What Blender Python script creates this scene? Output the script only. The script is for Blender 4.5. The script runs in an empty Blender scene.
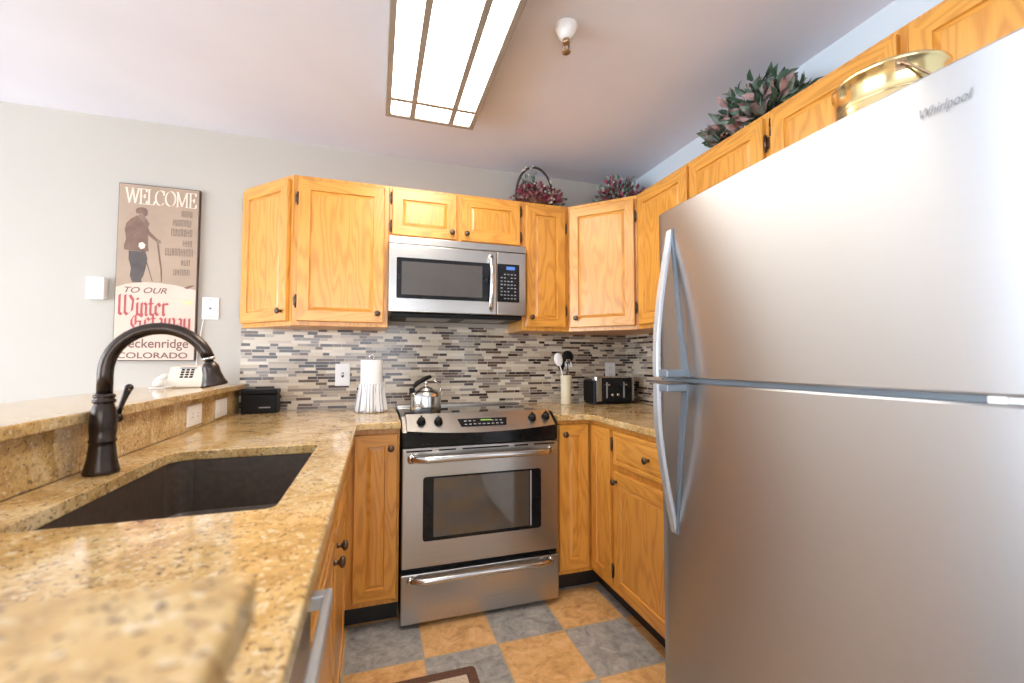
import bpy, bmesh, math, random
from mathutils import Vector, Matrix
C = bpy.context.scene
COL = C.collection
PI = math.pi
rnd = random.Random(7)

# ------------------------------------------------------------------ camera
cam_d = bpy.data.cameras.new('camera'); cam = bpy.data.objects.new('camera', cam_d); COL.objects.link(cam)
cam.location = (-0.1157, -2.6636, 1.1905)
cam.rotation_euler = (math.radians(92.563), 0, math.radians(-17.607))
cam_d.sensor_width = 36.0; cam_d.lens = 428.41 / 1024 * 36; cam_d.clip_start = 0.02
cam_d.dof.use_dof = True; cam_d.dof.focus_distance = 2.2; cam_d.dof.aperture_fstop = 3.0
C.camera = cam

# ------------------------------------------------------------------ world, exposure
w = bpy.data.worlds.new('world'); C.world = w; w.use_nodes = True
w.node_tree.nodes['Background'].inputs[0].default_value = (0.75, 0.87, 1.0, 1)
w.node_tree.nodes['Background'].inputs[1].default_value = 1.0
C.view_settings.view_transform = 'Standard'; C.view_settings.look = 'None'
C.view_settings.gamma = 1.0; C.view_settings.use_curve_mapping = False
C.view_settings.exposure = 0.42
C.cycles.use_denoising = True
C.cycles.max_bounces = 10; C.cycles.diffuse_bounces = 6; C.cycles.glossy_bounces = 5
C.cycles.sample_clamp_indirect = 6.0
WIN1 = 9.5; WIN_FILL = 5.5; LAMP = 14.5     # strengths of the left daylit window, the added fill window and the ceiling fixture

# ------------------------------------------------------------------ materials
def new_mat(name):
    m = bpy.data.materials.new(name); m.use_nodes = True
    nt = m.node_tree; b = nt.nodes['Principled BSDF']
    return m, nt, b
def N(nt, t, **k):
    n = nt.nodes.new(t)
    for a, v in k.items(): setattr(n, a, v)
    return n
def mth(nt, op, a, b=None, c=None):
    n = nt.nodes.new('ShaderNodeMath'); n.operation = op
    for i, v in enumerate((a, b, c)):
        if v is None: continue
        if isinstance(v, (int, float)): n.inputs[i].default_value = v
        else: nt.links.new(v, n.inputs[i])
    return n.outputs[0]
def ramp(nt, fac, stops, interp='LINEAR'):
    r = nt.nodes.new('ShaderNodeValToRGB'); e = r.color_ramp.elements; r.color_ramp.interpolation = interp
    while len(e) < len(stops): e.new(0.5)
    for el, (p, c) in zip(e, stops): el.position = p; el.color = (*c, 1)
    nt.links.new(fac, r.inputs[0]); return r.outputs[0]
def mixc(nt, fac, a, b, mode='MIX'):
    n = nt.nodes.new('ShaderNodeMix'); n.data_type = 'RGBA'; n.blend_type = mode
    for i, v in ((0, fac), (6, a), (7, b)):
        if isinstance(v, (int, float)): n.inputs[i].default_value = v
        elif isinstance(v, tuple): n.inputs[i].default_value = (*v, 1)
        else: nt.links.new(v, n.inputs[i])
    return n.outputs[2]
def noise(nt, vec, scale, detail=3, rough=.55, dist=0.0):
    n = nt.nodes.new('ShaderNodeTexNoise'); n.inputs['Scale'].default_value = scale
    n.inputs['Detail'].default_value = detail; n.inputs['Roughness'].default_value = rough
    n.inputs['Distortion'].default_value = dist
    if vec is not None: nt.links.new(vec, n.inputs['Vector'])
    return n.outputs['Fac']
def mapping(nt, vec, scale=(1, 1, 1), loc=(0, 0, 0), rot=(0, 0, 0)):
    n = nt.nodes.new('ShaderNodeMapping'); nt.links.new(vec, n.inputs[0])
    n.inputs['Scale'].default_value = scale; n.inputs['Location'].default_value = loc; n.inputs['Rotation'].default_value = rot
    return n.outputs[0]
def bump(nt, b, h, strength=.2, dist=.002):
    n = nt.nodes.new('ShaderNodeBump'); n.inputs['Strength'].default_value = strength; n.inputs['Distance'].default_value = dist
    nt.links.new(h, n.inputs['Height']); nt.links.new(n.outputs[0], b.inputs['Normal'])
def plain(name, col, rough=.5, metal=0.0, spec=None, coat=0.0, var=0.06, vscale=9.0, emit=None, es=0.0):
    m, nt, b = new_mat(name)
    tc = N(nt, 'ShaderNodeTexCoord')
    f = noise(nt, tc.outputs['Object'], vscale, 3)
    lo = tuple(max(0, c * (1 - var)) for c in col); hi = tuple(min(1, c * (1 + var)) for c in col)
    nt.links.new(ramp(nt, f, [(.3, lo), (.7, hi)]), b.inputs['Base Color'])
    b.inputs['Roughness'].default_value = rough; b.inputs['Metallic'].default_value = metal
    b.inputs['Coat Weight'].default_value = coat
    if spec is not None: b.inputs['Specular IOR Level'].default_value = spec
    if emit: b.inputs['Emission Color'].default_value = (*emit, 1); b.inputs['Emission Strength'].default_value = es
    return m
def wood(name, light, dark, rough=.33):
    m, nt, b = new_mat(name)
    uv = N(nt, 'ShaderNodeUVMap').outputs[0]
    v1 = mapping(nt, uv, (1.1, 7.0, 1))
    s = noise(nt, v1, 1.0, 2, .45, .15)
    rings = mth(nt, 'MULTIPLY_ADD', mth(nt, 'SINE', mth(nt, 'MULTIPLY', s, 95.0)), .5, .5)
    rings = mth(nt, 'POWER', rings, 2.2)
    fine = noise(nt, mapping(nt, uv, (9, 260, 1)), 1.0, 2, .6)
    big = noise(nt, mapping(nt, uv, (.8, 2.6, 1)), 1.0, 2)
    f = mth(nt, 'ADD', mth(nt, 'MULTIPLY', rings, .32), mth(nt, 'MULTIPLY', fine, .38))
    f = mth(nt, 'ADD', f, mth(nt, 'MULTIPLY', big, .35))
    nt.links.new(ramp(nt, f, [(.22, light), (.85, dark)]), b.inputs['Base Color'])
    b.inputs['Roughness'].default_value = rough; b.inputs['Coat Weight'].default_value = .45; b.inputs['Coat Roughness'].default_value = .3
    bump(nt, b, fine, .12, .001)
    return m
def granite():
    m, nt, b = new_mat('golden_granite')
    o = N(nt, 'ShaderNodeTexCoord').outputs['Object']
    base = ramp(nt, noise(nt, o, 9, 5, .62, .6), [(.28, (.40, .23, .08)), (.48, (.62, .405, .155)), (.7, (.79, .61, .34))])
    med = noise(nt, o, 66, 4, .65, .4)
    c1 = mixc(nt, ramp(nt, med, [(.525, (0, 0, 0)), (.64, (.75, .75, .75))]), base, (.30, .18, .075))
    c2 = mixc(nt, ramp(nt, noise(nt, mapping(nt, o, loc=(3, 1, 7)), 88, 3, .6), [(.57, (0, 0, 0)), (.66, (.7, .7, .7))]), c1, (.84, .72, .50))
    c3 = mixc(nt, ramp(nt, noise(nt, mapping(nt, o, loc=(9, 4, 2)), 125, 3, .6, .3), [(.60, (0, 0, 0)), (.65, (.85, .85, .85))]), c2, (.075, .045, .028))
    nt.links.new(c3, b.inputs['Base Color']); b.inputs['Roughness'].default_value = .09
    b.inputs['Specular IOR Level'].default_value = .7
    return m
def mosaic():
    m, nt, b = new_mat('strip_mosaic_tile')
    o = N(nt, 'ShaderNodeTexCoord').outputs['Object']
    sx = N(nt, 'ShaderNodeSeparateXYZ'); nt.links.new(o, sx.inputs[0])
    al = mth(nt, 'SUBTRACT', sx.outputs[0], sx.outputs[1])
    zr = mth(nt, 'DIVIDE', mth(nt, 'SUBTRACT', sx.outputs[2], .9155), .0168)
    row = mth(nt, 'FLOOR', zr); zf = mth(nt, 'FRACT', zr)
    wn = N(nt, 'ShaderNodeTexWhiteNoise', noise_dimensions='1D'); nt.links.new(row, wn.inputs['W'])
    ln = mth(nt, 'MULTIPLY_ADD', wn.outputs['Value'], .035, .055)
    wn2 = N(nt, 'ShaderNodeTexWhiteNoise', noise_dimensions='1D'); nt.links.new(mth(nt, 'ADD', row, 31.7), wn2.inputs['W'])
    u0 = mth(nt, 'ADD', mth(nt, 'DIVIDE', al, ln), mth(nt, 'MULTIPLY', wn2.outputs['Value'], 17.0))
    # wobble the joints so that strips of one row differ in length
    u = mth(nt, 'ADD', u0, mth(nt, 'MULTIPLY', mth(nt, 'SINE', mth(nt, 'MULTIPLY_ADD', u0, 2.7, row)), .26))
    cell = mth(nt, 'FLOOR', u); uf = mth(nt, 'FRACT', u)
    cv = N(nt, 'ShaderNodeCombineXYZ'); nt.links.new(cell, cv.inputs[0]); nt.links.new(row, cv.inputs[1])
    w3 = N(nt, 'ShaderNodeTexWhiteNoise', noise_dimensions='2D'); nt.links.new(cv.outputs[0], w3.inputs['Vector'])
    col = ramp(nt, w3.outputs['Value'], [(0, (.63, .53, .395)), (.17, (.53, .425, .30)), (.31, (.42, .34, .255)), (.42, (.70, .61, .48)),
               (.51, (.30, .235, .185)), (.60, (.12, .072, .048)), (.74, (.045, .024, .017)), (.89, (.25, .205, .175))], 'CONSTANT')
    gz = mth(nt, 'LESS_THAN', zf, .12); gu = mth(nt, 'LESS_THAN', mth(nt, 'MULTIPLY', uf, ln), .0022)
    g = mth(nt, 'MAXIMUM', gz, gu)
    nt.links.new(mixc(nt, g, col, (.55, .50, .42)), b.inputs['Base Color'])
    nt.links.new(mth(nt, 'MULTIPLY_ADD', g, .5, .16), b.inputs['Roughness'])
    bump(nt, b, mth(nt, 'SUBTRACT', 1.0, g), .35, .0015)
    return m
def floor_tiles():
    m, nt, b = new_mat('slate_checker_tile')
    o = N(nt, 'ShaderNodeTexCoord').outputs['Object']
    sx = N(nt, 'ShaderNodeSeparateXYZ'); nt.links.new(o, sx.inputs[0])
    a = mth(nt, 'DIVIDE', mth(nt, 'SUBTRACT', sx.outputs[0], .085), .3048); c = mth(nt, 'DIVIDE', mth(nt, 'ADD', sx.outputs[1], .873), .3048)
    par = mth(nt, 'FLOORED_MODULO', mth(nt, 'ADD', mth(nt, 'FLOOR', a), mth(nt, 'FLOOR', c)), 2.0)
    n1 = noise(nt, o, 13, 6, .68, .9); n2 = noise(nt, o, 40, 4, .6)
    fac = mth(nt, 'ADD', mth(nt, 'MULTIPLY', n1, .75), mth(nt, 'MULTIPLY', n2, .25))
    orange = ramp(nt, fac, [(.33, (.44, .21, .065)), (.5, (.72, .41, .155)), (.66, (.83, .55, .26))])
    gray = ramp(nt, fac, [(.33, (.165, .16, .148)), (.5, (.35, .335, .305)), (.66, (.52, .49, .44))])
    col = mixc(nt, par, orange, gray)
    def edge(x):
        f = mth(nt, 'FRACT', x); return mth(nt, 'MINIMUM', f, mth(nt, 'SUBTRACT', 1.0, f))
    e = mth(nt, 'MINIMUM', edge(a), edge(c))
    g = mth(nt, 'LESS_THAN', mth(nt, 'ADD', e, mth(nt, 'MULTIPLY', n2, .006)), .0125)
    nt.links.new(mixc(nt, g, col, (.46, .36, .235)), b.inputs['Base Color'])
    b.inputs['Roughness'].default_value = .42
    bump(nt, b, mth(nt, 'SUBTRACT', fac, mth(nt, 'MULTIPLY', g, .4)), .35, .004)
    return m
def steel(name, col=(.60, .58, .56), rough=.26, scale=(3, 500, 3), aniso=0.0):
    m, nt, b = new_mat(name)
    o = N(nt, 'ShaderNodeTexCoord').outputs['Object']
    f = noise(nt, mapping(nt, o, scale), 1.0, 3, .6)
    nt.links.new(ramp(nt, f, [(.25, tuple(c * .985 for c in col)), (.75, tuple(min(1, c * 1.015) for c in col))]), b.inputs['Base Color'])
    b.inputs['Metallic'].default_value = 1.0
    nt.links.new(mth(nt, 'MULTIPLY_ADD', f, .04, rough - .02), b.inputs['Roughness'])
    if aniso:
        b.inputs['Anisotropic'].default_value = aniso; b.inputs['Anisotropic Rotation'].default_value = .25
        t = N(nt, 'ShaderNodeTangent', direction_type='RADIAL', axis='Z'); nt.links.new(t.outputs[0], b.inputs['Tangent'])
    return m
def emis(name, col, s, flecks=0.0):
    m, nt, b = new_mat(name); nt.nodes.remove(b)
    e = N(nt, 'ShaderNodeEmission'); e.inputs[0].default_value = (*col, 1); e.inputs[1].default_value = s
    if flecks:
        o = N(nt, 'ShaderNodeTexCoord').outputs['Object']
        f = noise(nt, o, 5, 2)
        nt.links.new(mth(nt, 'MULTIPLY', mth(nt, 'MULTIPLY_ADD', f, flecks, 1 - flecks * .5), s), e.inputs[1])
    nt.links.new(e.outputs[0], nt.nodes['Material Output'].inputs[0]); return m
M = {}
M['oak'] = wood('honey_oak', (.75, .35, .058), (.49, .185, .021))
M['granite'] = granite(); M['mosaic'] = mosaic(); M['floor'] = floor_tiles()
M['wall'] = plain('greige_wall_paint', (.50, .46, .405), .85, var=.02, vscale=2)
M['wall_r'] = plain('daylight_tinted_wall_paint', (.62, .675, .715), .85, var=.02, vscale=2)  # same wall paint with cool daylight mixed into its colour
M['ceiling'] = plain('ceiling_paint', (.75, .755, .83), .9, var=.03, vscale=2)
M['white'] = plain('white_plastic', (.87, .86, .84), .35, var=.02)
M['steel'] = steel('brushed_stainless', (.48, .46, .435), .28, (3, 3, 1600))
M['kettle'] = steel('kettle_steel', (.62, .61, .59), .22, (3, 3, 1600))
M['fridge'] = steel('fridge_stainless', (.565, .565, .57), .38, (3, 3, 380), .95)
M['fgrey'] = plain('fridge_grey_trim', (.20, .235, .27), .35, metal=.4, var=.03)
M['fhandle'] = plain('satin_silver_handle', (.56, .59, .62), .32, metal=.6, var=.03)
M['badge'] = plain('grey_badge_metal', (.22, .225, .24), .5, var=.05)
M['chrome'] = plain('polished_steel', (.70, .69, .67), .12, 1.0, var=.03)
M['black'] = plain('black_gloss', (.008, .008, .009), .14, spec=.3, var=.2)
M['glassblack'] = plain('oven_window_glass', (.085, .066, .048), .05, spec=1.0, var=.1)
M['mwglass'] = plain('microwave_window_mesh', (.07, .062, .056), .2, var=.05)
M['ceran'] = plain('black_cooktop_glass', (.012, .012, .013), .03, spec=1.0, var=.1)
M['blackmat'] = plain('black_plastic', (.006, .0055, .005), .42, spec=.2, var=.2)
M['toe'] = plain('black_vinyl_kick', (.018, .014, .012), .4, var=.2)
M['bronze'] = plain('oil_rubbed_bronze', (.055, .040, .032), .27, .75, var=.25)
M['knob'] = plain('antique_bronze_knob', (.10, .065, .045), .3, .8, var=.2)
M['sink'] = plain('brown_composite_sink', (.078, .055, .040), .45, var=.2, vscale=60)
M['brass'] = plain('polished_brass', (.82, .65, .33), .19, 1.0, var=.05)
M['sprbrass'] = plain('sprinkler_brass', (.42, .28, .17), .3, .9, var=.1)
M['window'] = emis('window_daylight', (.74, .86, 1.0), WIN1)
M['fill_pane'] = emis('added_window_fill', (.84, .91, 1.0), WIN_FILL)  # glow of the added window behind the camera
M['lamp'] = emis('fluorescent_diffuser', (1.0, .94, .85), LAMP, .2)
M['lampframe'] = plain('grey_lamp_frame', (.36, .325, .28), .45, .2, var=.1)
M['blue'] = plain('blue_clock_display', (.02, .05, .12), .3, emit=(.10, .25, .75), es=.7)
M['green'] = plain('green_clock_display', (.02, .05, .01), .3, emit=(.45, .75, .15), es=.5)
M['btn'] = plain('grey_button_print', (.30, .30, .31), .4, var=.1)
M['signtan'] = plain('sign_tan_print', (.40, .29, .205), .6, var=.10, vscale=5)
M['signedge'] = plain('sign_dark_edge', (.075, .05, .036), .6, var=.2)
M['cream'] = plain('sign_cream_print', (.68, .51, .41), .6, var=.05, vscale=8)
M['lettercream'] = plain('sign_letter_cream', (.82, .66, .53), .6, var=.03)
M['red'] = plain('sign_letter_red', (.44, .085, .085), .6, var=.12, vscale=40)
M['brownletter'] = plain('sign_letter_brown', (.17, .095, .072), .6, var=.12, vscale=40)
M['faded'] = plain('sign_faded_letter', (.22, .16, .12), .65, var=.12, vscale=60)
M['coat'] = plain('sign_coat_brown', (.185, .105, .072), .6, var=.22, vscale=22)
M['navy'] = plain('sign_trouser_navy', (.092, .073, .062), .6, var=.2, vscale=25)
M['skin'] = plain('sign_skin_print', (.22, .15, .115), .6, var=.15, vscale=40)
M['yellow'] = plain('sign_yellow_smear', (.80, .55, .28), .6, var=.1)
M['phone'] = plain('almond_phone_plastic', (.76, .68, .55), .4, var=.02)
M['paper'] = plain('paper_towel', (.85, .84, .81), .9, var=.02, vscale=60)
M['crock'] = plain('cream_stoneware', (.74, .66, .48), .25, var=.04)
M['darkleaf'] = plain('dark_green_leaf', (.055, .10, .06), .5, var=.5, vscale=30)
M['greyleaf'] = plain('grey_green_leaf', (.21, .25, .20), .55, var=.4, vscale=30)
M['pinkleaf'] = plain('dusty_pink_leaf', (.30, .18, .165), .55, var=.4, vscale=30)
M['burg'] = plain('burgundy_flower', (.15, .02, .036), .6, var=.5, vscale=40)
M['rose'] = plain('rose_flower', (.30, .075, .11), .6, var=.4, vscale=40)
M['berry'] = plain('cream_berry', (.72, .66, .52), .5, var=.1)
M['wicker'] = plain('brown_wicker', (.17, .085, .04), .6, var=.4, vscale=70)
M['twig'] = plain('dark_twig', (.06, .045, .038), .7, var=.3, vscale=40)
M['rugborder'] = plain('rug_brown_border', (.13, .065, .04), .95, var=.3, vscale=150)
M['rugfield'] = plain('rug_cream_field', (.58, .48, .35), .95, var=.2, vscale=150)
def towel_mat():
    m, nt, b = new_mat('striped_towel_cloth')
    uv = N(nt, 'ShaderNodeUVMap').outputs[0]
    sx = N(nt, 'ShaderNodeSeparateXYZ'); nt.links.new(uv, sx.inputs[0])
    f = mth(nt, 'FRACT', mth(nt, 'MULTIPLY', sx.outputs[0], 26.0))
    s = mth(nt, 'LESS_THAN', f, .24)
    nt.links.new(mixc(nt, s, (.84, .84, .82), (.20, .22, .30)), b.inputs['Base Color']); b.inputs['Roughness'].default_value = .95
    return m
M['towel'] = towel_mat()

# ------------------------------------------------------------------ mesh builder
class MB:
    def __init__(self):
        self.bm = bmesh.new(); self.uv = self.bm.loops.layers.uv.new('UVMap')
    def _take(self, t, mat=0, grain=None, smooth=False, M4=None):
        """t: temporary bmesh; grain 0/1/2 = axis the grain runs along"""
        uvl = t.loops.layers.uv.get('UVMap') or t.loops.layers.uv.new('UVMap')
        if grain is not None:
            ox, oy = rnd.uniform(0, 40), rnd.uniform(0, 40)
            oth = [a for a in (0, 1, 2) if a != grain]
            for f in t.faces:
                for l in f.loops:
                    c = l.vert.co; l[uvl].uv = (c[grain] + ox, c[oth[0]] + c[oth[1]] + oy)
        for f in t.faces:
            f.material_index = mat; f.smooth = smooth
        if M4 is not None: t.transform(M4)
        me = bpy.data.meshes.new('tmp'); t.to_mesh(me); t.free(); self.bm.from_mesh(me); bpy.data.meshes.remove(me)
        return self
    def box(self, x0, x1, y0, y1, z0, z1, bev=0.0, grain=None, mat=0, M4=None, seg=2):
        t = bmesh.new(); bmesh.ops.create_cube(t, size=1)
        for v in t.verts: v.co = ((x0 + x1) / 2 + v.co.x * (x1 - x0), (y0 + y1) / 2 + v.co.y * (y1 - y0), (z0 + z1) / 2 + v.co.z * (z1 - z0))
        if bev: bmesh.ops.bevel(t, geom=t.edges[:], offset=bev, segments=seg, affect='EDGES', profile=.5)
        return self._take(t, mat, grain, False, M4)
    def prism(self, pts, z0, z1, grain=None, mat=0, M4=None, bev=0.0):
        t = bmesh.new(); a = [t.verts.new((x, y, z0)) for x, y in pts]; b = [t.verts.new((x, y, z1)) for x, y in pts]
        n = len(pts); t.faces.new(a[::-1]); t.faces.new(b)
        for i in range(n): t.faces.new((a[i], a[(i + 1) % n], b[(i + 1) % n], b[i]))
        bmesh.ops.recalc_face_normals(t, faces=t.faces[:])
        if bev: bmesh.ops.bevel(t, geom=t.edges[:], offset=bev, segments=2, affect='EDGES', profile=.5)
        return self._take(t, mat, grain, False, M4)
    def lathe(self, prof, seg=24, M4=None, mat=0, fn=None, uv=False):
        t = bmesh.new(); uvl = t.loops.layers.uv.new('UVMap'); rings = []
        for k, (r, z) in enumerate(prof):
            if r < 1e-6: rings.append([t.verts.new((0, 0, z))]); continue
            rings.append([t.verts.new(((r if fn is None else fn(r, z, 2 * PI * i / seg)) * math.cos(2 * PI * i / seg),
                                        (r if fn is None else fn(r, z, 2 * PI * i / seg)) * math.sin(2 * PI * i / seg), z)) for i in range(seg)])
        for k in range(len(rings) - 1):
            A, B = rings[k], rings[k + 1]
            for i in range(seg):
                j = (i + 1) % seg
                if len(A) == 1 and len(B) == 1: break
                vs = (A[0], B[j], B[i]) if len(A) == 1 else (A[i], A[j], B[0]) if len(B) == 1 else (A[i], A[j], B[j], B[i])
                f = t.faces.new(vs)
                if uv:
                    for l in f.loops:
                        ii = i if (l.vert in (A[i] if len(A) > 1 else None, B[i] if len(B) > 1 else None)) else i + 1
                        l[uvl].uv = (ii / seg, l.vert.co.z)
        bmesh.ops.recalc_face_normals(t, faces=t.faces[:])
        return self._take(t, mat, None, True, M4)
    def tube(self, pts, r, seg=12, M4=None, mat=0, caps=True, flat=None):
        P = [Vector(p) for p in pts]; n = len(P); R = r if isinstance(r, (list, tuple)) else [r] * n
        t = bmesh.new(); prev = None; rings = []
        for i in range(n):
            d = ((P[min(i + 1, n - 1)] - P[max(i - 1, 0)])).normalized()
            if prev is None:
                up = Vector((0, 0, 1)) if abs(d.z) < .9 else Vector((1, 0, 0))
                u = d.cross(up).normalized()
            else: u = (prev - d * prev.dot(d)).normalized()
            prev = u; v = d.cross(u); fu, fv = flat or (1, 1)
            rings.append([t.verts.new(P[i] + u * (R[i] * fu * math.cos(2 * PI * k / seg)) + v * (R[i] * fv * math.sin(2 * PI * k / seg))) for k in range(seg)])
        for i in range(n - 1):
            for k in range(seg):
                t.faces.new((rings[i][k], rings[i][(k + 1) % seg], rings[i + 1][(k + 1) % seg], rings[i + 1][k]))
        if caps: t.faces.new(rings[0][::-1]); t.faces.new(rings[-1])
        bmesh.ops.recalc_face_normals(t, faces=t.faces[:])
        return self._take(t, mat, None, True, M4)
    def ball(self, c, r, sc=(1, 1, 1), seg=12, mat=0, M4=None):
        t = bmesh.new(); bmesh.ops.create_uvsphere(t, u_segments=seg, v_segments=max(6, seg // 2 + 2), radius=r)
        for v in t.verts: v.co = Vector((v.co.x * sc[0] + c[0], v.co.y * sc[1] + c[1], v.co.z * sc[2] + c[2]))
        return self._take(t, mat, None, True, M4)
    def poly(self, pts3, mat=0):
        vs = [self.bm.verts.new(p) for p in pts3]
        f = self.bm.faces.new(vs); f.material_index = mat; return f
    def slab(self, outer, holes, z0, z1, mat=0):
        """flat slab with holes, outlines in XY"""
        t = bmesh.new(); es = []
        for loop in [outer] + holes:
            vs = [t.verts.new((x, y, z1)) for x, y in loop]
            es += [t.edges.new((vs[i], vs[(i + 1) % len(vs)])) for i in range(len(vs))]
        bmesh.ops.triangle_fill(t, edges=es, use_beauty=True, use_dissolve=False)
        top = t.faces[:]
        for f in top:
            if f.normal.z < 0: f.normal_flip()
        r = bmesh.ops.extrude_face_region(t, geom=top)
        for v in [g for g in r['geom'] if isinstance(g, bmesh.types.BMVert)]: v.co.z = z0
        bmesh.ops.recalc_face_normals(t, faces=t.faces[:])
        return self._take(t, mat)
    def build(self, name, mats, parent=None, loc=(0, 0, 0), rotz=0.0, bevel=0.0):
        me = bpy.data.meshes.new(name); self.bm.to_mesh(me); self.bm.free()
        for m in (mats if isinstance(mats, (list, tuple)) else [mats]): me.materials.append(m)
        o = bpy.data.objects.new(name, me); COL.objects.link(o); o.location = loc; o.rotation_euler = (0, 0, rotz)
        if parent is not None: o.parent = parent
        if bevel:
            b = o.modifiers.new('edge', 'BEVEL'); b.width = bevel; b.segments = 2; b.limit_method = 'ANGLE'; b.angle_limit = math.radians(40)
        return o
def thing(name, label, cat, loc=(0, 0, 0), rotz=0.0, group=None):
    o = bpy.data.objects.new(name, None); COL.objects.link(o); o.empty_display_size = .05
    o.location = loc; o.rotation_euler = (0, 0, rotz); return tag(o, label, cat, group)
def tag(o, label, cat, group=None):
    o['label'] = label; o['category'] = cat
    if group: o['group'] = group
    return o
def struct(name, mb, m, **k):
    o = mb.build(name, m, **k); o['kind'] = 'structure'; return o
def T(x, y, z): return Matrix.Translation((x, y, z))
def RX(a): return Matrix.Rotation(a, 4, 'X')
def RY(a): return Matrix.Rotation(a, 4, 'Y')
def RZ(a): return Matrix.Rotation(a, 4, 'Z')
def rrect(x0, x1, y0, y1, r, n=5):
    out = []
    for cx, cy, a0 in ((x1 - r, y1 - r, 0), (x0 + r, y1 - r, 90), (x0 + r, y0 + r, 180), (x1 - r, y0 + r, 270)):
        for i in range(n + 1):
            a = math.radians(a0 + 90 * i / n); out.append((cx + r * math.cos(a), cy + r * math.sin(a)))
    return out

# ------------------------------------------------------------------ the room shell
XL, XR, YF, ZC = -4.8, 1.585, -5.6, 2.44
struct('floor', MB().box(XL - .1, XR + .1, YF - .1, .1, -.05, 0), M['floor'])
struct('ceiling', MB().box(XL - .1, XR + .1, YF - .1, .1, ZC, ZC + .06), M['ceiling'])
struct('wall_back', MB().box(XL - .1, XR + .1, 0, .1, 0, ZC), M['wall'])
struct('wall_right', MB().box(XR, XR + .1, YF, 0, 0, ZC), M['wall_r'])
def holed_wall(name, axis, c0, c1, a0, a1, h):                       # wall with one window opening h=(a0,a1,z0,z1)
    mb = MB()
    for (p, q, r, s) in ((a0, h[0], 0, ZC), (h[1], a1, 0, ZC), (h[0], h[1], 0, h[2]), (h[0], h[1], h[3], ZC)):
        if axis == 'x': mb.box(c0, c1, p, q, r, s)
        else: mb.box(p, q, c0, c1, r, s)
    struct(name, mb, M['wall'])
W1 = (-4.3, -.40, .08, 2.36); W2 = (-2.6, .5, .6, 2.2)
holed_wall('wall_left', 'x', XL - .1, XL, YF, 0, W1)
holed_wall('wall_front', 'y', YF - .1, YF, XL, XR, W2)
def window(name, axis, c, h, mat):
    f = MB()
    def bar(p, q, r, s):
        if axis == 'x': f.box(c - .05, c + .015, p, q, r, s, .004)
        else: f.box(p, q, c - .05, c + .015, r, s, .004)
    bar(h[0], h[1], h[2], h[2] + .06); bar(h[0], h[1], h[3] - .06, h[3])
    for k in range(3):
        m = h[0] + (h[1] - h[0] - .06) * k / 2; bar(m, m + .06, h[2] + .06, h[3] - .06)
    o = struct(name, f, M['white'])
    g = MB()
    if axis == 'x': g.box(c - .075, c - .06, h[0], h[1], h[2], h[3])
    else: g.box(h[0], h[1], c - .075, c - .06, h[2], h[3])
    g.build('pane', mat, o)
window('window_1', 'x', XL, W1, M['window']); window('fill_window', 'y', YF, W2, M['fill_pane'])  # the one behind the camera is added to light the cabinet fronts
struct('baseboard_left', MB().box(XL, XL + .015, YF, 0, 0, .09, .004), M['white'])
# half wall that carries the raised bar
struct('wall_bar', MB().box(-.99, -.835, -2.42, -.001, 0, 1.036).box(-.99, -.235, -2.56, -2.42, 0, 1.036), M['wall'])
# mosaic backsplash
bs = MB().box(-.815, XR - .0005, -.008, -.0005, .9145, 1.40).box(XR - .008, XR - .0005, -1.46, -.008, .9145, 1.40)
struct('trim_1', bs, M['mosaic'])

# ------------------------------------------------------------------ granite
ZT = .914
outer = [(-.8145, -.0085), (-.8145, -2.415), (-.190, -2.415), (-.190, -.672), (-.18, -.66), (-.004, -.66), (-.004, -.0085)]
def sink_outline(d, r1=.055, r=.02, n=6):            # outline grown by d; the far corner by the bar is the roundest
    x0, x1, y0, y1 = -.700 - d, -.294 + d, -1.745 - d, -1.095 + d; out = []
    for cx, cy, a0, q in ((x1, y1, 0, r), (x0, y1, 90, r1), (x0, y0, 180, r), (x1, y0, 270, r)):
        for i in range(n + 1):
            a = math.radians(a0 + 90 * i / n); sx = 1 if cx == x1 else -1; sy = 1 if cy == y1 else -1
            out.append((cx - sx * q + q * math.cos(a), cy - sy * q + q * math.sin(a)))
    return out
sinkloop = sink_outline(0)
ct = MB().slab(outer, [sinkloop], .884, ZT).build('granite_countertop', M['granite'], bevel=.004)
tag(ct, 'speckled golden granite countertop around the sink, left of the range', 'countertop')
ct = MB().slab([(.766, -.0085), (.766, -.655), (.90, -.655), (.922, -.662), (.94, -.685), (.945, -.71), (.945, -1.446), (1.5765, -1.446), (1.5765, -.0085)], [], .884, ZT).build('granite_countertop', M['granite'], bevel=.004)
tag(ct, 'speckled golden granite countertop under the toaster, right of the range', 'countertop')
sp = MB().box(-.834, -.815, -2.40, -.0085, .9147, 1.0365).build('granite_splash_panel', M['granite'])
tag(sp, 'upright granite panel below the raised bar, with two outlet plates', 'splash panel')
bar = MB().slab([(-1.16, -.003), (-.785, -.003), (-.785, -2.368), (-.186, -2.368), (-.180, -2.374), (-.180, -2.76), (-1.16, -2.76)], [], 1.0375, 1.066).build('granite_bar_top', M['granite'], bevel=.006)
tag(bar, 'raised granite bar top that wraps around the near end of the peninsula', 'bar top')

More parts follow.
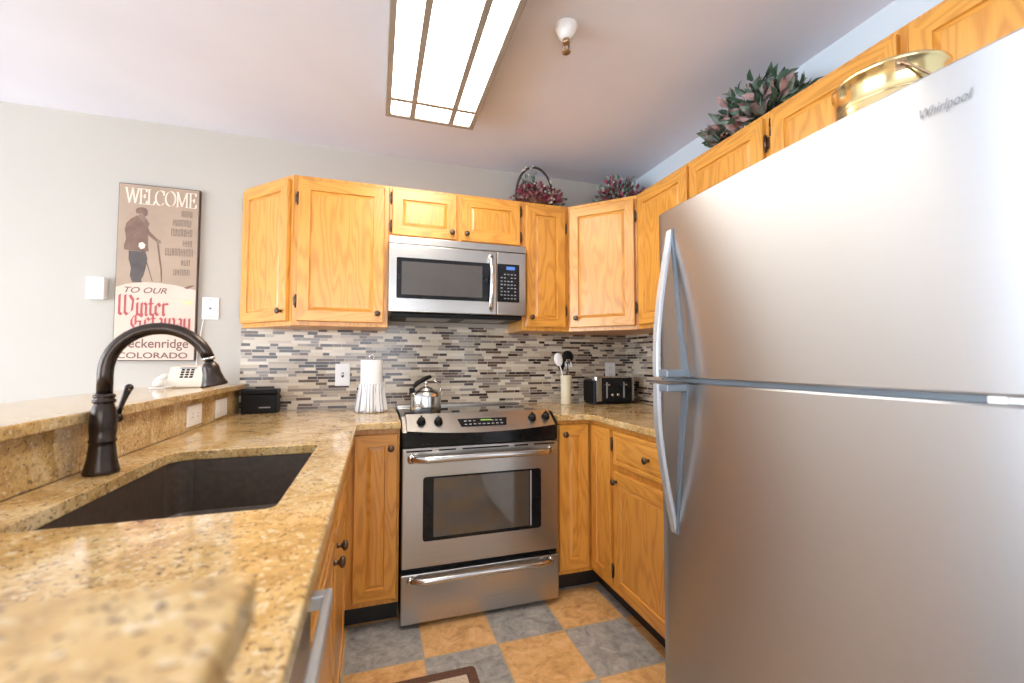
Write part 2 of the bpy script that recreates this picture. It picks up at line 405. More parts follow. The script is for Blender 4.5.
# ------------------------------------------------------------------ cabinets
def knob_mb(M4=None):
    mb = MB()
    mb.lathe([(0, 0), (.0075, 0), (.0075, .004), (.0055, .008), (.006, .013), (.013, .017), (.0155, .022), (.014, .027), (.008, .030), (0, .031)], 16, RX(PI / 2))
    return mb
KNOB = None; HINGE = None
def put(proto, parent, loc):
    o = proto.copy(); COL.objects.link(o); o.parent = parent; o.location = loc; return o
def add_knob(parent, loc):
    global KNOB
    if KNOB is None:
        KNOB = knob_mb().build('knob', M['knob'], parent, loc); return KNOB
    return put(KNOB, parent, loc)
def add_hinge(parent, loc):
    global HINGE
    if HINGE is None:
        mb = MB().tube([(0, -.006, -.026), (0, -.006, .026)], .0048, 10).ball((0, -.006, .029), .0052).ball((0, -.006, -.029), .0052)
        mb.box(-.011, .011, -.002, .001, -.022, .022, .0006)
        HINGE = mb.build('hinge', M['knob'], parent, loc); return HINGE
    return put(HINGE, parent, loc)
def rect_ring(mb, ra, rb, ya, yb, grains=True):
    """four quads between rectangle ra (x0,x1,z0,z1) at depth ya and rb at yb; UV grain along each rail"""
    def c(r, y): return [(r[0], y, r[2]), (r[1], y, r[2]), (r[1], y, r[3]), (r[0], y, r[3])]
    A, B = c(ra, ya), c(rb, yb)
    for i in range(4):
        j = (i + 1) % 4; f = mb.poly((A[i], A[j], B[j], B[i])); ox, oy = rnd.uniform(0, 40), rnd.uniform(0, 40)
        for l in f.loops:
            p = l.vert.co
            l[mb.uv].uv = (p.x + ox, p.z + p.y + oy) if i in (0, 2) else (p.z + ox, p.x + p.y + oy)
def panel_door(w, h, t=.02, s=.054, drawer=False):
    """raised-frame door: x 0..w, z 0..h, front at y=-t"""
    mb = MB(); b = .004
    f0 = (0, w, 0, h); f1 = (b, w - b, b, h - b)
    rect_ring(mb, f0, f0, 0, -t + b); rect_ring(mb, f0, f1, -t + b, -t)
    if drawer:
        s = .016
    i0 = (s, w - s, s, h - s); i1 = (s + .003, w - s - .003, s + .003, h - s - .003)
    d = .004 if drawer else .007
    i2 = (s + .018, w - s - .018, s + .018, h - s - .018)
    rect_ring(mb, f1, i0, -t, -t)
    rect_ring(mb, i0, i1, -t, -t + d); rect_ring(mb, i1, i2, -t + d, -t + d - .0045)
    f = mb.poly([(i2[0], -t + d - .0045, i2[2]), (i2[1], -t + d - .0045, i2[2]), (i2[1], -t + d - .0045, i2[3]), (i2[0], -t + d - .0045, i2[3])])
    ox, oy = rnd.uniform(0, 40), rnd.uniform(0, 40)
    for l in f.loops:
        p = l.vert.co; l[mb.uv].uv = (p.x + ox, p.z + oy) if drawer else (p.z + ox, p.x + oy)
    g = mb.poly([(0, 0, 0), (0, 0, h), (w, 0, h), (w, 0, 0)])
    bmesh.ops.remove_doubles(mb.bm, verts=mb.bm.verts[:], dist=1e-6)
    bmesh.ops.recalc_face_normals(mb.bm, faces=mb.bm.faces[:])
    return mb
def add_door(cab, x, z, w, h, knob=None, hinge=None, rotz=0.0, y=0.0, name='door', drawer=False, hz=(.07, -.07)):
    o = panel_door(w, h, drawer=drawer).build(name, M['oak'], cab, (x, y - .0005, z), rotz)
    if knob: add_knob(o, (knob[0], -.02, knob[1]))
    if hinge is not None:
        hx = -.006 if hinge == 'l' else w + .006
        for q in hz: add_hinge(o, (hx, -.004, q if q > 0 else h + q))
    return o
UF = -.295          # wall cabinet face frame
ZB, ZU = 1.367, 2.134
# pair of doors to the left of the microwave: an angled end unit and a straight one
c = thing('wall_cabinet', 'angled end oak wall cabinet beside the framed welcome sign, facing the living room', 'cabinet', (-.815, -.0035, ZB), -PI / 4)
def w2l(pts, o, a): return [((x - o[0]) * math.cos(a) + (y - o[1]) * math.sin(a), -(x - o[0]) * math.sin(a) + (y - o[1]) * math.cos(a)) for x, y in pts]
L = math.hypot(.293, .293)
tri = w2l([(-.815, -.0035), (-.5225, -.2955), (-.5225, -.0035)], (-.815, -.0035), -PI / 4)
MB().prism(tri, 0, ZU - ZB, 2).build('carcass', M['oak'], c)
add_door(c, .014, .022, L - .036, ZU - ZB - .044, (L - .036 - .03, .05), 'l')
c = thing('wall_cabinet', 'tall oak wall cabinet with wide single door, left of the microwave', 'cabinet', (-.5215, UF, ZB))
MB().box(0, .4625, 0, -UF - .002, 0, ZU - ZB, .002, 2).build('carcass', M['oak'], c)
add_door(c, .024, .022, .416, ZU - ZB - .044, (.416 - .030, .048), 'l', hz=(.10, -.10))
c = thing('wall_cabinet', 'short two-door oak cabinet directly above the microwave', 'cabinet', (-.058, UF, 1.848))
MB().box(0, .757, 0, -UF - .002, 0, ZU - 1.848, .002, 2).build('carcass', M['oak'], c)
add_door(c, .016, .016, .348, .252, (.348 - .028, .036), 'l', hz=(.05, -.05))
add_door(c, .391, .016, .348, .252, (.028, .036), 'r', hz=(.05, -.05))
c = thing('wall_cabinet', 'narrow oak wall cabinet, right of the microwave and left of the corner', 'cabinet', (.700, UF, ZB))
MB().box(0, .298, 0, -UF - .002, 0, ZU - ZB, .002, 2).build('carcass', M['oak'], c)
add_door(c, .020, .022, .25, ZU - ZB - .044, (.028, .055), 'r', hz=(.10, -.12))
c = thing('wall_cabinet', 'diagonal oak corner wall cabinet above the utensil crock and toaster', 'cabinet', (.999, UF, ZB), -PI / 4)
penta = w2l([(.999, UF), (1.2895, -.5855), (1.5825, -.5855), (1.5825, -.002), (.999, -.002)], (.999, UF), -PI / 4)
MB().prism(penta, 0, ZU - ZB, 2).build('carcass', M['oak'], c)
add_door(c, .012, .022, .386, ZU - ZB - .044, (.045, .055), 'r', hz=(.10, -.10))
c = thing('wall_cabinet', 'two-door oak wall cabinet on the right wall, behind the fridge handle', 'cabinet', (1.29, -.588, ZB), -PI / 2)
MB().box(0, .868, 0, .292, 0, ZU - ZB, .002, 2).build('carcass', M['oak'], c)
add_door(c, .028, .022, .40, ZU - ZB - .044, (.372, .04), 'l', hz=(.10, -.10))
add_door(c, .446, .022, .40, ZU - ZB - .044, (.028, .04), 'r', hz=(.10, -.10))
c = thing('wall_cabinet', 'oak cabinet over the fridge, behind the brass pail', 'cabinet', (1.29, -1.458, 1.79), -PI / 2)
MB().box(0, .86, 0, .292, 0, ZU - 1.79, .002, 2).build('carcass', M['oak'], c)
add_door(c, .012, .016, .405, ZU - 1.79 - .036, (.375, .03), 'l', hz=(.05, -.05))
add_door(c, .445, .016, .405, ZU - 1.79 - .036, (.03, .03), 'r', hz=(.05, -.05))
# base cabinets
KZ = .883
def kick(c, x0, x1, y0, y1): MB().box(x0, x1, y0, y1, .0005, .105).build('toe_kick', M['toe'], c)
c = thing('base_cabinet', 'narrow oak base cabinet, left of the range, under the paper towels', 'cabinet', (-.236, -.62, 0))
MB().box(0, .230, 0, .60, .105, KZ, .002, 2).build('carcass', M['oak'], c)
kick(c, 0, .230, .07, .59)
add_door(c, .034, .13, .186, .73, (.186 - .03, .668), None)
c = thing('base_cabinet', 'oak sink base cabinet facing the kitchen floor, between dishwasher and corner', 'cabinet', (-.236, -1.85, 0), PI / 2)
mb = MB().box(0, 1.226, 0, .018, .105, KZ, .002, 2).box(0, .018, .02, .575, .105, KZ, .001, 2).box(1.208, 1.226, .02, .575, .105, KZ, .001, 2)
mb.box(.02, 1.206, .02, .575, .105, .123, .001, 0).box(.02, 1.206, .560, .575, .123, KZ, .001, 0)
mb.build('carcass', M['oak'], c); kick(c, 0, 1.226, .07, .56)
add_door(c, .03, .13, .435, .57, (.435 - .03, .525), 'l'); add_door(c, .515, .13, .435, .57, (.03, .525), 'r')
add_door(c, .03, .722, .435, .14, None, None, name='drawer_front', drawer=True); add_door(c, .515, .722, .435, .14, None, None, name='drawer_front', drawer=True)
c = thing('base_cabinet', 'oak corner base cabinet with two narrow doors, right of the range', 'cabinet', (.768, -.62, 0))
MB().prism([(0, 0), (.205, 0), (.205, -.222), (.805, -.222), (.805, .60), (0, .60)], .105, KZ, 2).build('carcass', M['oak'], c)
MB().prism([(0, .07), (.275, .07), (.275, -.222), (.805, -.222), (.805, .59), (0, .59)], .0005, .105).build('toe_kick', M['toe'], c)
add_door(c, .012, .13, .166, .732, (.028, .685), None)
add_door(c, .2045, .13, .186, .732, None, 'r', rotz=-PI / 2, y=-.024)
c = thing('base_cabinet', 'oak base cabinet with one drawer over one door, beside the fridge', 'cabinet', (.973, -.844, 0), -PI / 2)
MB().box(0, .600, 0, .60, .105, KZ, .002, 2).build('carcass', M['oak'], c); kick(c, 0, .600, .07, .59)
add_door(c, .022, .13, .555, .545, (.03, .50), None)
add_door(c, .022, .706, .555, .152, (.278, .076), None, name='drawer', drawer=True)

# ------------------------------------------------------------------ sink, faucet
s = thing('kitchen_sink', 'dark brown undermount sink in the granite countertop', 'sink', (-.497, -1.42, .70))
mb = MB(); t = bmesh.new()
def loopv(d, z): return [t.verts.new((x + .497, y + 1.42, z - .70)) for x, y in sink_outline(d)]
lo = [loopv(.016, .8835), loopv(.003, .8835), loopv(-.001, .73), loopv(-.016, .708), loopv(-.12, .703)]
lo2 = [loopv(.016, .872), loopv(.008, .870), loopv(.006, .70)]
for A, B in list(zip(lo, lo[1:])) + [(lo[0], lo2[0]), (lo2[0], lo2[1]), (lo2[1], lo2[2])]:
    n = len(A)
    for i in range(n): t.faces.new((A[i], A[(i + 1) % n], B[(i + 1) % n], B[i]))
t.faces.new(lo[-1]); t.faces.new(lo2[-1])
bmesh.ops.recalc_face_normals(t, faces=t.faces[:]); mb._take(t)
mb.build('basin', M['sink'], s)
MB().lathe([(0, .006), (.02, .006), (.03, .0035), (.042, .006), (.044, .0045), (.044, .0035)], 20).build('drain', M['chrome'], s)

FX, FY = -.754, -1.345
f = thing('kitchen_faucet', 'dark bronze gooseneck pull-down faucet standing behind the sink', 'faucet', (FX, FY, ZT))
MB().lathe([(0, .0005), (.0345, .0005), (.0355, .006), (.033, .015), (.0285, .036), (.0255, .068), (.0245, .074), (.027, .078), (.027, .082), (.0245, .086), (.0265, .11), (.0265, .130),
            (.024, .152), (.0200, .168), (.0185, .171), (.0225, .174), (.0225, .180), (.0185, .183), (.0215, .187), (.0215, .192), (.016, .196), (0, .197)], 28).build('body', M['bronze'], f)
pts = [(0, 0, .19), (0, 0, .244)]
R0 = .112
for k in range(0, 19):
    a = PI - (PI * .89) * k / 18
    pts.append((R0 + R0 * math.cos(a), 0, .247 + R0 * math.sin(a)))
MB().tube(pts, [.0158] * 2 + [.0158 - .0012 * k / 18 for k in range(19)], 18).build('spout', M['bronze'], f)
ex, ez = pts[-1][0], pts[-1][2]
H = T(ex, 0, ez) @ RY(PI - .22) @ Matrix.Diagonal((1.06, 1.06, .92, 1))
hd = MB().lathe([(0, .006), (.0095, .006), (.0095, .014), (.013, .015), (.0145, .020), (.0175, .024), (.0185, .032), (.0195, .046), (.0245, .068), (.0285, .078), (.0285, .083), (.024, .084), (0, .082)], 24, H)
hd.build('spray_head', M['bronze'], f)
MB().lathe([(.0125, 0), (.0150, .002), (.0150, .006), (.0105, .009)], 20, H).build('collar', M['chrome'], f)
lv = MB().tube([(0, .018, .128), (0, .045, .128), (0, .058, .128)], [.0105, .0105, .009], 14).ball((0, .060, .128), .0125)
lv.tube([(0, .060, .131), (.004, .066, .158), (.010, .073, .186), (.014, .077, .202)], [.0065, .0055, .007, .009], 12).ball((.0145, .0778, .205), .0098)
lv.build('lever_handle', M['bronze'], f)

# ------------------------------------------------------------------ range
r = thing('kitchen_range', 'stainless steel slide-in electric range between the base cabinets', 'range', (0, -.66, 0))
rb = MB().box(.001, .761, .0215, .645, .03, .866, .002).box(.001, .761, .112, .645, .8665, .905, .001).box(.06, .70, .04, .6, .0005, .03).build('body', M['blackmat'], r)
MB().box(.0045, .7575, .112, .60, .906, .917, .002).build('cooktop', M['ceran'], r)
MB().box(.0045, .7575, .60, .64, .906, .926, .003).build('rear_trim', M['steel'], r)
def bowed(z0, z1, y0b, y1b, x0=.0, x1=.762, n=18, bow=.0, drop=.0):
    """sloping control panel whose lower edge bows out and down in the middle"""
    t = bmesh.new(); up, dn, ub, db = [], [], [], []
    for i in range(n + 1):
        q = i / n; x = x0 + (x1 - x0) * q; b_ = 1 - (2 * q - 1) ** 2
        up.append(t.verts.new((x, y1b, z1))); dn.append(t.verts.new((x, y0b - bow * b_, z0 - drop * b_)))
        ub.append(t.verts.new((x, y1b + .03, z1 - .004))); db.append(t.verts.new((x, y1b + .03, z0 - drop * b_)))
    for i in range(n):
        for A, B in ((dn, up), (up, ub), (ub, db), (db, dn)): t.faces.new((A[i], A[i + 1], B[i + 1], B[i]))
    t.faces.new((dn[0], up[0], ub[0], db[0])); t.faces.new((dn[-1], up[-1], ub[-1], db[-1]))
    bmesh.ops.recalc_face_normals(t, faces=t.faces[:]); return MB()._take(t)
pz0, pz1, py0, py1 = .874, .938, -.018, .078
cp = bowed(pz0, pz1, py0, py1, .022, .740, bow=.022, drop=.016).build('control_panel', M['steel'], r)
for sx in (0, 1):
    x0 = .0015 if sx == 0 else .7405
    pr = [(-.020, .868), (.078, .930), (.11, .930), (.11, .868)]
    mb = MB(); mb.prism([(y, z) for y, z in pr], x0, x0 + .020, M4=Matrix(((0, 0, 1, 0), (1, 0, 0, 0), (0, 1, 0, 0), (0, 0, 0, 1))), bev=.002)
    mb.build('end_cap', M['steel'] if sx == 0 else M['blackmat'], r)
# knobs and display sit on the slope
sl = math.atan2(pz1 - pz0, py1 - py0)
def on_panel(x, q):                                  # q 0 = bottom, 1 = top of the slope
    b_ = 1 - (2 * (x - .022) / .718 - 1) ** 2
    y = (py0 - .022 * b_) * (1 - q) + py1 * q; z = (pz0 - .016 * b_) * (1 - q) + pz1 * q
    s_ = math.atan2(pz1 - pz0 + .016 * b_, py1 - py0 + .022 * b_)
    return T(x, y, z) @ RX(s_)
for x in (.088, .166, .632, .706):
    k = MB().lathe([(0, 0), (.021, 0), (.0215, .006), (.018, .012), (.016, .022), (.013, .025), (0, .0255)], 20, on_panel(x, .50)).box(-.004, .004, -.017, .017, .010, .031, .002, M4=on_panel(x, .50))
    k.build('burner_knob', M['black'], r)
dp = MB().prism([(-.115, -.026), (.105, -.026), (.118, .026), (-.128, .026)], .0, .0035, M4=on_panel(.385, .47), bev=.001).build('display_panel', M['black'], r)
MB().box(-.016, .036, .008, .016, .0034, .0046, M4=on_panel(.385, .47)).build('clock_display', M['green'], dp)
bt = MB()
for i in range(9):
    for j in range(2):
        if 3 <= i <= 5 and j == 1: continue
        bt.box(-.098 + i * .022, -.086 + i * .022, -.017 + j * .022, -.011 + j * .022, .0035, .0042, M4=on_panel(.385, .47))
bt.build('buttons', M['btn'], dp)
MB().box(.004, .758, -.004, .02, .797, .872, .003).build('vent_strip', M['black'], r)
mb = MB().box(.003, .759, -.008, .02, .262, .794, .004)
for x0, x1 in ((.02, .135), (.165, .245), (.275, .50), (.53, .60), (.63, .74)): mb.box(x0, x1, -.0095, .0, .777, .784, mat=1)
od = mb.build('oven_door', [M['steel'], M['blackmat']], r)
def plate_xz(x0, x1, z0, z1, ya, yb, rad, mat=0):    # rounded plate in the XZ plane
    mb = MB(); mb.prism([(x, z) for x, z in rrect(x0, x1, z0, z1, rad)], -yb, -ya, mat=mat, M4=RX(PI / 2)); return mb
plate_xz(.095, .667, .376, .663, -.0105, -.006, .014).build('window_frame', M['black'], od)
plate_xz(.143, .603, .392, .655, -.0118, -.0100, .003).build('window_glass', M['glassblack'], od)
MB().box(.609, .617, -.0114, -.0100, .392, .655).build('inner_edge', M['btn'], od)
def bow_handle(x0, x1, z, y0, out, rad, rise=.0):
    P = []
    for i in range(21):
        q = i / 20; e = min(q, 1 - q) / .10
        yy = y0 - out * (1 - (1 - min(1, e)) ** 2)
        P.append((x0 + (x1 - x0) * q, yy, z + rise * (1 - (2 * q - 1) ** 2)))
    mb = MB().tube(P, rad, 14, flat=(1.0, 1.25))
    for x in (x0, x1): mb.ball((x, y0 - .003, z), rad * 1.5, (1.0, .6, 1.2))
    return mb
bow_handle(.042, .716, .748, -.012, .045, .0125, .004).build('handle', M['kettle'], od)
dr = MB().box(.002, .760, -.010, .02, .022, .238, .004).build('storage_drawer', M['steel'], r)
bow_handle(.042, .716, .212, -.012, .030, .0105, .004).build('handle', M['kettle'], dr)

# ------------------------------------------------------------------ microwave
m = thing('microwave', 'stainless over-the-range microwave mounted above the range', 'microwave', (-.059, -.362, 1.446))
MB().box(.0005, .7565, .025, .352, .001, .400, .002).build('body', M['steel'], m)
mb = MB().box(.02, .74, .03, .34, -.022, -.0005, .004).box(.10, .34, .08, .26, -.025, -.022, .001, mat=1).box(.42, .66, .08, .26, -.025, -.022, .001, mat=1)
mb.build('underside_vent', [M['blackmat'], M['btn']], m)
MB().box(.0, .757, .002, .025, .360, .400, .003).build('top_grille', M['steel'], m)
md = MB().box(0, .5835, 0, .025, .0, .358, .004).build('door', M['steel'], m)
plate_xz(.040, .545, .072, .288, -.002, .002, .006).build('window_frame', M['black'], md)
plate_xz(.066, .500, .092, .268, -.0032, -.0018, .002).build('window', M['mwglass'], md)
P = [(.549, -.004 - .034 * math.sin(PI * min(1, max(0, i / 14))) ** .7, .03 + .298 * i / 14) for i in range(15)]
MB().tube(P, .0115, 12, flat=(1.15, .8)).ball((.549, -.002, .03), .012).ball((.549, -.002, .328), .012).build('handle', M['chrome'], md)
mp = MB().box(.5865, .757, 0, .025, .0, .358, .004).build('control_panel', M['steel'], m)
plate_xz(.588, .717, .074, .290, -.002, .002, .003).build('keypad', M['black'], mp)
MB().box(.64, .690, -.0032, -.0015, .258, .276).build('clock_display', M['blue'], mp)
kb = MB()
for i in range(5):
    for j in range(8):
        if (i * 5 + j * 3) % 7 == 0: continue
        kb.box(.606 + i * .020, .617 + i * .020, -.0029, -.0015, .092 + j * .0195, .097 + j * .0195)
kb.build('buttons', M['btn'], mp)

# ------------------------------------------------------------------ fridge
FY0, FY1 = -1.452, -2.372          # far and near side
fr = thing('refrigerator', 'large stainless top-freezer refrigerator at the right edge of the kitchen', 'refrigerator', (.780, FY0, 0), -PI / 2)
FW = FY0 - FY1
def fdoor(z0, z1):
    mb = MB(); t = bmesh.new(); n = 28; prof = []
    for i in range(n + 1):
        q = i / n; prof.append((FW * q, .010 * (2 * q - 1) ** 2 - .006))
    for e, dy in ((.0, .014), (1, .014)):
        pass
    prof = [(.0, .068), (.0, .016), (.0015, .0095), (.006, .0052)] + [p for p in prof if .012 < p[0] < FW - .012] + [(FW - .006, .0052), (FW - .0015, .0095), (FW, .016), (FW, .068)]
    A = [t.verts.new((x, y, z0 + .004)) for x, y in prof]; B = [t.verts.new((x, y, z1 - .004)) for x, y in prof]
    ins = lambda x, y: (min(max(x, .004), FW - .004), y + .004 if y < .06 else y)
    A0 = [t.verts.new((*ins(x, y), z0)) for x, y in prof]; B0 = [t.verts.new((*ins(x, y), z1)) for x, y in prof]
    for P_, Q_ in ((A0, A), (A, B), (B, B0)):
        for i in range(len(prof)):
            j = (i + 1) % len(prof); t.faces.new((P_[i], P_[j], Q_[j], Q_[i]))
    t.faces.new(A0[::-1]); t.faces.new(B0)
    bmesh.ops.recalc_face_normals(t, faces=t.faces[:])
    mb._take(t, smooth=False)
    for f_ in mb.bm.faces: f_.smooth = abs(f_.normal.z) < .3
    for e_ in mb.bm.edges:                             # crisp top and bottom edges
        za_, zb_ = (v.co.z for v in e_.verts)
        if abs(za_ - zb_) < 1e-5: e_.smooth = False
    return mb
MB().box(.004, FW - .004, .072, .765, .012, 1.672, .006).box(.05, FW - .05, .09, .74, .0005, .012).build('cabinet_body', M['fgrey'], fr)
MB().box(.02, FW - .02, .03, .075, .012, .075, .004).build('base_grille', M['fgrey'], fr)
d_lo = fdoor(.085, 1.1235).build('refrigerator_door', M['fridge'], fr)
d_up = fdoor(1.1375, 1.681).build('freezer_door', M['fridge'], fr)
MB().box(.006, FW - .006, .012, .075, 1.1240, 1.1370, .001).build('door_gap_strip', M['fgrey'], fr)
hg = MB().box(.80, .822, .003, .07, 1.1242, 1.1368, .002).box(.85, FW - .004, .003, .07, 1.1242, 1.1368, .002).box(.81, FW - .01, .010, .07, 1.125, 1.136, .001)
hg.build('middle_hinge', M['white'], fr)
def fhandle(za, zb, door, flip):
    """bowed strap: touches the door at za and stands off at zb"""
    n = 20; t = bmesh.new(); rows = []
    for i in range(n + 1):
        q = i / n; z = za + (zb - za) * q
        off = .010 + .076 * math.sin(q * PI / 2) ** 1.05; xx = .066 + .024 * q; wd = .0125
        ys = .006 - off
        rows.append([t.verts.new(p) for p in ((xx - wd, ys + .013, z), (xx - wd, ys + .002, z), (xx - wd + .003, ys, z), (xx + wd - .003, ys, z), (xx + wd, ys + .002, z), (xx + wd, ys + .013, z))])
    for A, B in zip(rows, rows[1:]):
        for k in range(6): t.faces.new((A[k], A[(k + 1) % 6], B[(k + 1) % 6], B[k]))
    t.faces.new(rows[0]); t.faces.new(rows[-1][::-1]); bmesh.ops.recalc_face_normals(t, faces=t.faces[:])
    h = MB()._take(t).build('handle', M['fhandle'], door, bevel=.002)
    t = bmesh.new(); rows = []
    for i in range(n + 1):
        q = i / n; z = za + (zb - za) * q; wd = .004 + .010 * q; xx = .080 + .052 * q ** 1.4; y1 = .010 * (2 * xx / FW - 1) ** 2 - .006
        rows.append([t.verts.new(p) for p in ((xx - wd, y1 + .004, z), (xx - wd, y1 - .004, z), (xx + wd, y1 - .004, z), (xx + wd, y1 + .004, z))])
    for A, B in zip(rows, rows[1:]):
        for k in range(4): t.faces.new((A[k], A[(k + 1) % 4], B[(k + 1) % 4], B[k]))
    t.faces.new(rows[0]); t.faces.new(rows[-1][::-1]); bmesh.ops.recalc_face_normals(t, faces=t.faces[:])
    MB()._take(t).build('handle_mount', M['fgrey'], h)
    z0, z1 = sorted((zb, zb + (-.022 if zb > za else .022)))
    MB().box(.080, .140, -.074, .003, z0, z1, .003).build('handle_bracket', M['fgrey'], h)
fhandle(1.61, 1.141, d_up, 0); fhandle(.655, 1.120, d_lo, 1)

# ------------------------------------------------------------------ lettering helpers
def text_mb(s, width, cap, ext=.0008, shear=0.0, bold=0.0):
    cu = bpy.data.curves.new('t', 'FONT'); cu.body = s; cu.size = 1; cu.extrude = 0; cu.offset = bold; cu.shear = shear
    o = bpy.data.objects.new('t', cu); COL.objects.link(o)
    bpy.context.view_layer.update()
    me = bpy.data.meshes.new_from_object(o.evaluated_get(bpy.context.evaluated_depsgraph_get()))
    bpy.data.objects.remove(o); bpy.data.curves.remove(cu)
    t = bmesh.new(); t.from_mesh(me); bpy.data.meshes.remove(me)
    xs = [v.co.x for v in t.verts]; capz = .7 if cap else 1
    k = width / (max(xs) - min(xs)); x0 = min(xs); kz = cap / .69
    for v in t.verts: v.co = Vector(((v.co.x - x0) * k, 0, v.co.y * kz))
    bmesh.ops.recalc_face_normals(t, faces=t.faces[:])
    for f_ in t.faces:
        if f_.normal.y > 0: f_.normal_flip()
    return t
def nib(strokes, wd, ang, thin=0.0):
    """broad-nib lettering: each segment is the sweep of a slanted nib; list of 2-D quads"""
    n = Vector((math.cos(ang), math.sin(ang))) * wd / 2; out = []
    for st in strokes:
        for p, q in zip(st, st[1:]):
            p, q = Vector(p), Vector(q); d = (q - p).normalized() * thin
            out.append([p - n - d, p + n - d, q + n + d, q - n + d])
    return out
BL = {'W': (1.45, [[(.12, 1.62), (.12, .15), (.32, 0), (.62, .2)], [(.6, 1.62), (.6, .2), (.82, 0), (1.22, .35), (1.28, 1.2), (1.0, 1.6)]]),
 'i': (.42, [[(.05, .9), (.2, 1.0), (.2, .12), (.34, 0)], [(.17, 1.36), (.27, 1.28)]]),
 'n': (.74, [[(.04, .9), (.16, 1), (.16, .1), (.26, 0)], [(.16, .78), (.4, 1), (.55, .86), (.55, .08), (.66, -.05)]]),
 't': (.5, [[(.2, 1.4), (.2, .12), (.38, 0)], [(.0, .95), (.42, .95)]]),
 'e': (.66, [[(.55, .16), (.36, 0), (.15, .2), (.15, .8), (.36, 1), (.54, .76), (.18, .46)]]),
 'r': (.6, [[(.04, .9), (.16, 1), (.16, .1), (.28, 0)], [(.16, .75), (.38, 1), (.55, .9)]]),
 'G': (1.2, [[(1.08, 1.1), (.72, 1.34), (.36, 1.2), (.14, .8), (.14, .4), (.42, 0), (.92, .18), (.92, .66), (.6, .66)], [(.5, 1.2), (.5, .35)]]),
 'a': (.72, [[(.1, .85), (.34, 1), (.5, .86), (.5, .12), (.64, 0)], [(.5, .56), (.15, .4), (.15, .16), (.3, 0), (.5, .2)]]),
 'w': (1.08, [[(.1, 1), (.1, .16), (.28, 0), (.5, .22), (.5, 1)], [(.5, .22), (.7, 0), (.94, .25), (.94, .8), (.82, 1.02)]]),
 'y': (.72, [[(.1, 1), (.1, .2), (.28, 0), (.55, .22)], [(.55, 1), (.55, -.1), (.3, -.42), (.1, -.36)]])}
def arc(cx, cy, rx, ry, a0, a1, n=20): return [(cx + rx * math.cos(math.radians(a0 + (a1 - a0) * i / n)), cy + ry * math.sin(math.radians(a0 + (a1 - a0) * i / n))) for i in range(n + 1)]
RM = {'W': (1.12, [[(.04, 1), (.32, .02), (.56, .95)], [(.56, .95), (.80, .02), (1.06, 1)], [(-.06, 1), (.16, 1)], [(.94, 1), (1.14, 1)], [(.46, 1), (.66, 1)]]),
 'E': (.68, [[(.14, 0), (.14, 1)], [(.0, 1), (.60, 1), (.60, .82)], [(.14, .52), (.46, .52)], [(.46, .64), (.46, .40)], [(.0, 0), (.62, 0), (.64, .22)]]),
 'L': (.66, [[(.14, 0), (.14, 1)], [(.0, 1), (.28, 1)], [(.0, 0), (.58, 0), (.62, .24)]]),
 'C': (.86, [arc(.44, .5, .40, .5, 48, 318), [(.74, .70), (.74, .98)]]),
 'O': (.94, [arc(.46, .5, .42, .5, 0, 360, 28)]),
 'M': (1.12, [[(.14, 0), (.14, 1)], [(.14, 1), (.52, .04)], [(.52, .04), (.92, 1)], [(.94, 1), (.94, 0)], [(.0, 0), (.28, 0)], [(.80, 0), (1.06, 0)], [(.0, 1), (.16, 1)], [(.9, 1), (1.06, 1)]])}
def lay(font, s, x, z, width, xh, wd, ang, y, mb, thin=0.0, mat=0):
    tot = sum(font[ch][0] for ch in s); k = width / tot; cx = 0; n_ = 0
    for ch in s:
        for qd in nib(font[ch][1], wd, ang, thin):
            n_ += 1; mb.poly([(x + (cx + p.x) * k, y - .00003 * n_, z + p.y * xh) for p in qd], mat)
        cx += font[ch][0]
    for f_ in mb.bm.faces:
        f_.normal_update()
        if f_.normal.y > 0: f_.normal_flip()
    return mb
# ------------------------------------------------------------------ fridge badge (script lettering)
t = text_mb('Whirlpool', .068, .017, shear=.35)
mb = MB(); mb._take(t); lg = mb.build('badge', M['badge'], d_up, (.736, .010 * (2 * .768 / FW - 1) ** 2 - .0095, 1.606)); lg.rotation_euler = (0, 0, math.atan(.010 * 4 * (2 * .768 / FW - 1) / FW))
lg['label'] = 'small grey script badge'

# ------------------------------------------------------------------ welcome sign
SX, SZ, SW, SH = -1.372, 1.190, .352, .907
s = thing('wall_sign', 'tall vintage printed welcome sign with a standing skier figure, hung on the back wall', 'sign', (SX, 0, SZ))
MB().box(0, SW, -.020, -.0008, 0, SH, .002).build('board', M['signedge'], s)
y = -.0205
MB().box(.003, SW - .005, y - .0002, y + .0004, .003, SH - .004).build('printed_panel', M['signtan'], s)
def decal(name, pts, mat, dy, parent=s):
    mb = MB(); mb.prism([(x, z) for x, z in pts], -(y - dy) - .0003, -(y - dy), M4=RX(PI / 2)); return mb.build(name, mat, parent)
decal('cream_banner', [(.004, .004), (SW - .006, .004), (SW - .006, .371), (.254, .393), (.185, .401), (.118, .402), (.045, .389), (.004, .371)], M['cream'], .0005)
coat = [(.081, .745), (.056, .726), (.037, .701), (.031, .669), (.036, .638), (.038, .616), (.03, .583), (.032, .565), (.05, .562), (.087, .561), (.122, .559), (.135, .564), (.131, .596), (.131, .646), (.148, .63), (.168, .613), (.175, .625), (.156, .644), (.136, .665), (.128, .687), (.135, .706), (.119, .732), (.108, .718), (.093, .734)]
legs = [(.051, .561), (.122, .559), (.131, .523), (.125, .477), (.117, .436), (.107, .412), (.114, .399), (.07, .4), (.06, .432), (.063, .473), (.052, .517)]
decal('figure_trousers', legs, M['navy'], .0005); decal('figure_coat', coat, M['coat'], .0006)
decal('figure_face', [(.086, .755), (.116, .745), (.117, .721), (.112, .709), (.089, .729)], M['skin'], .0007)
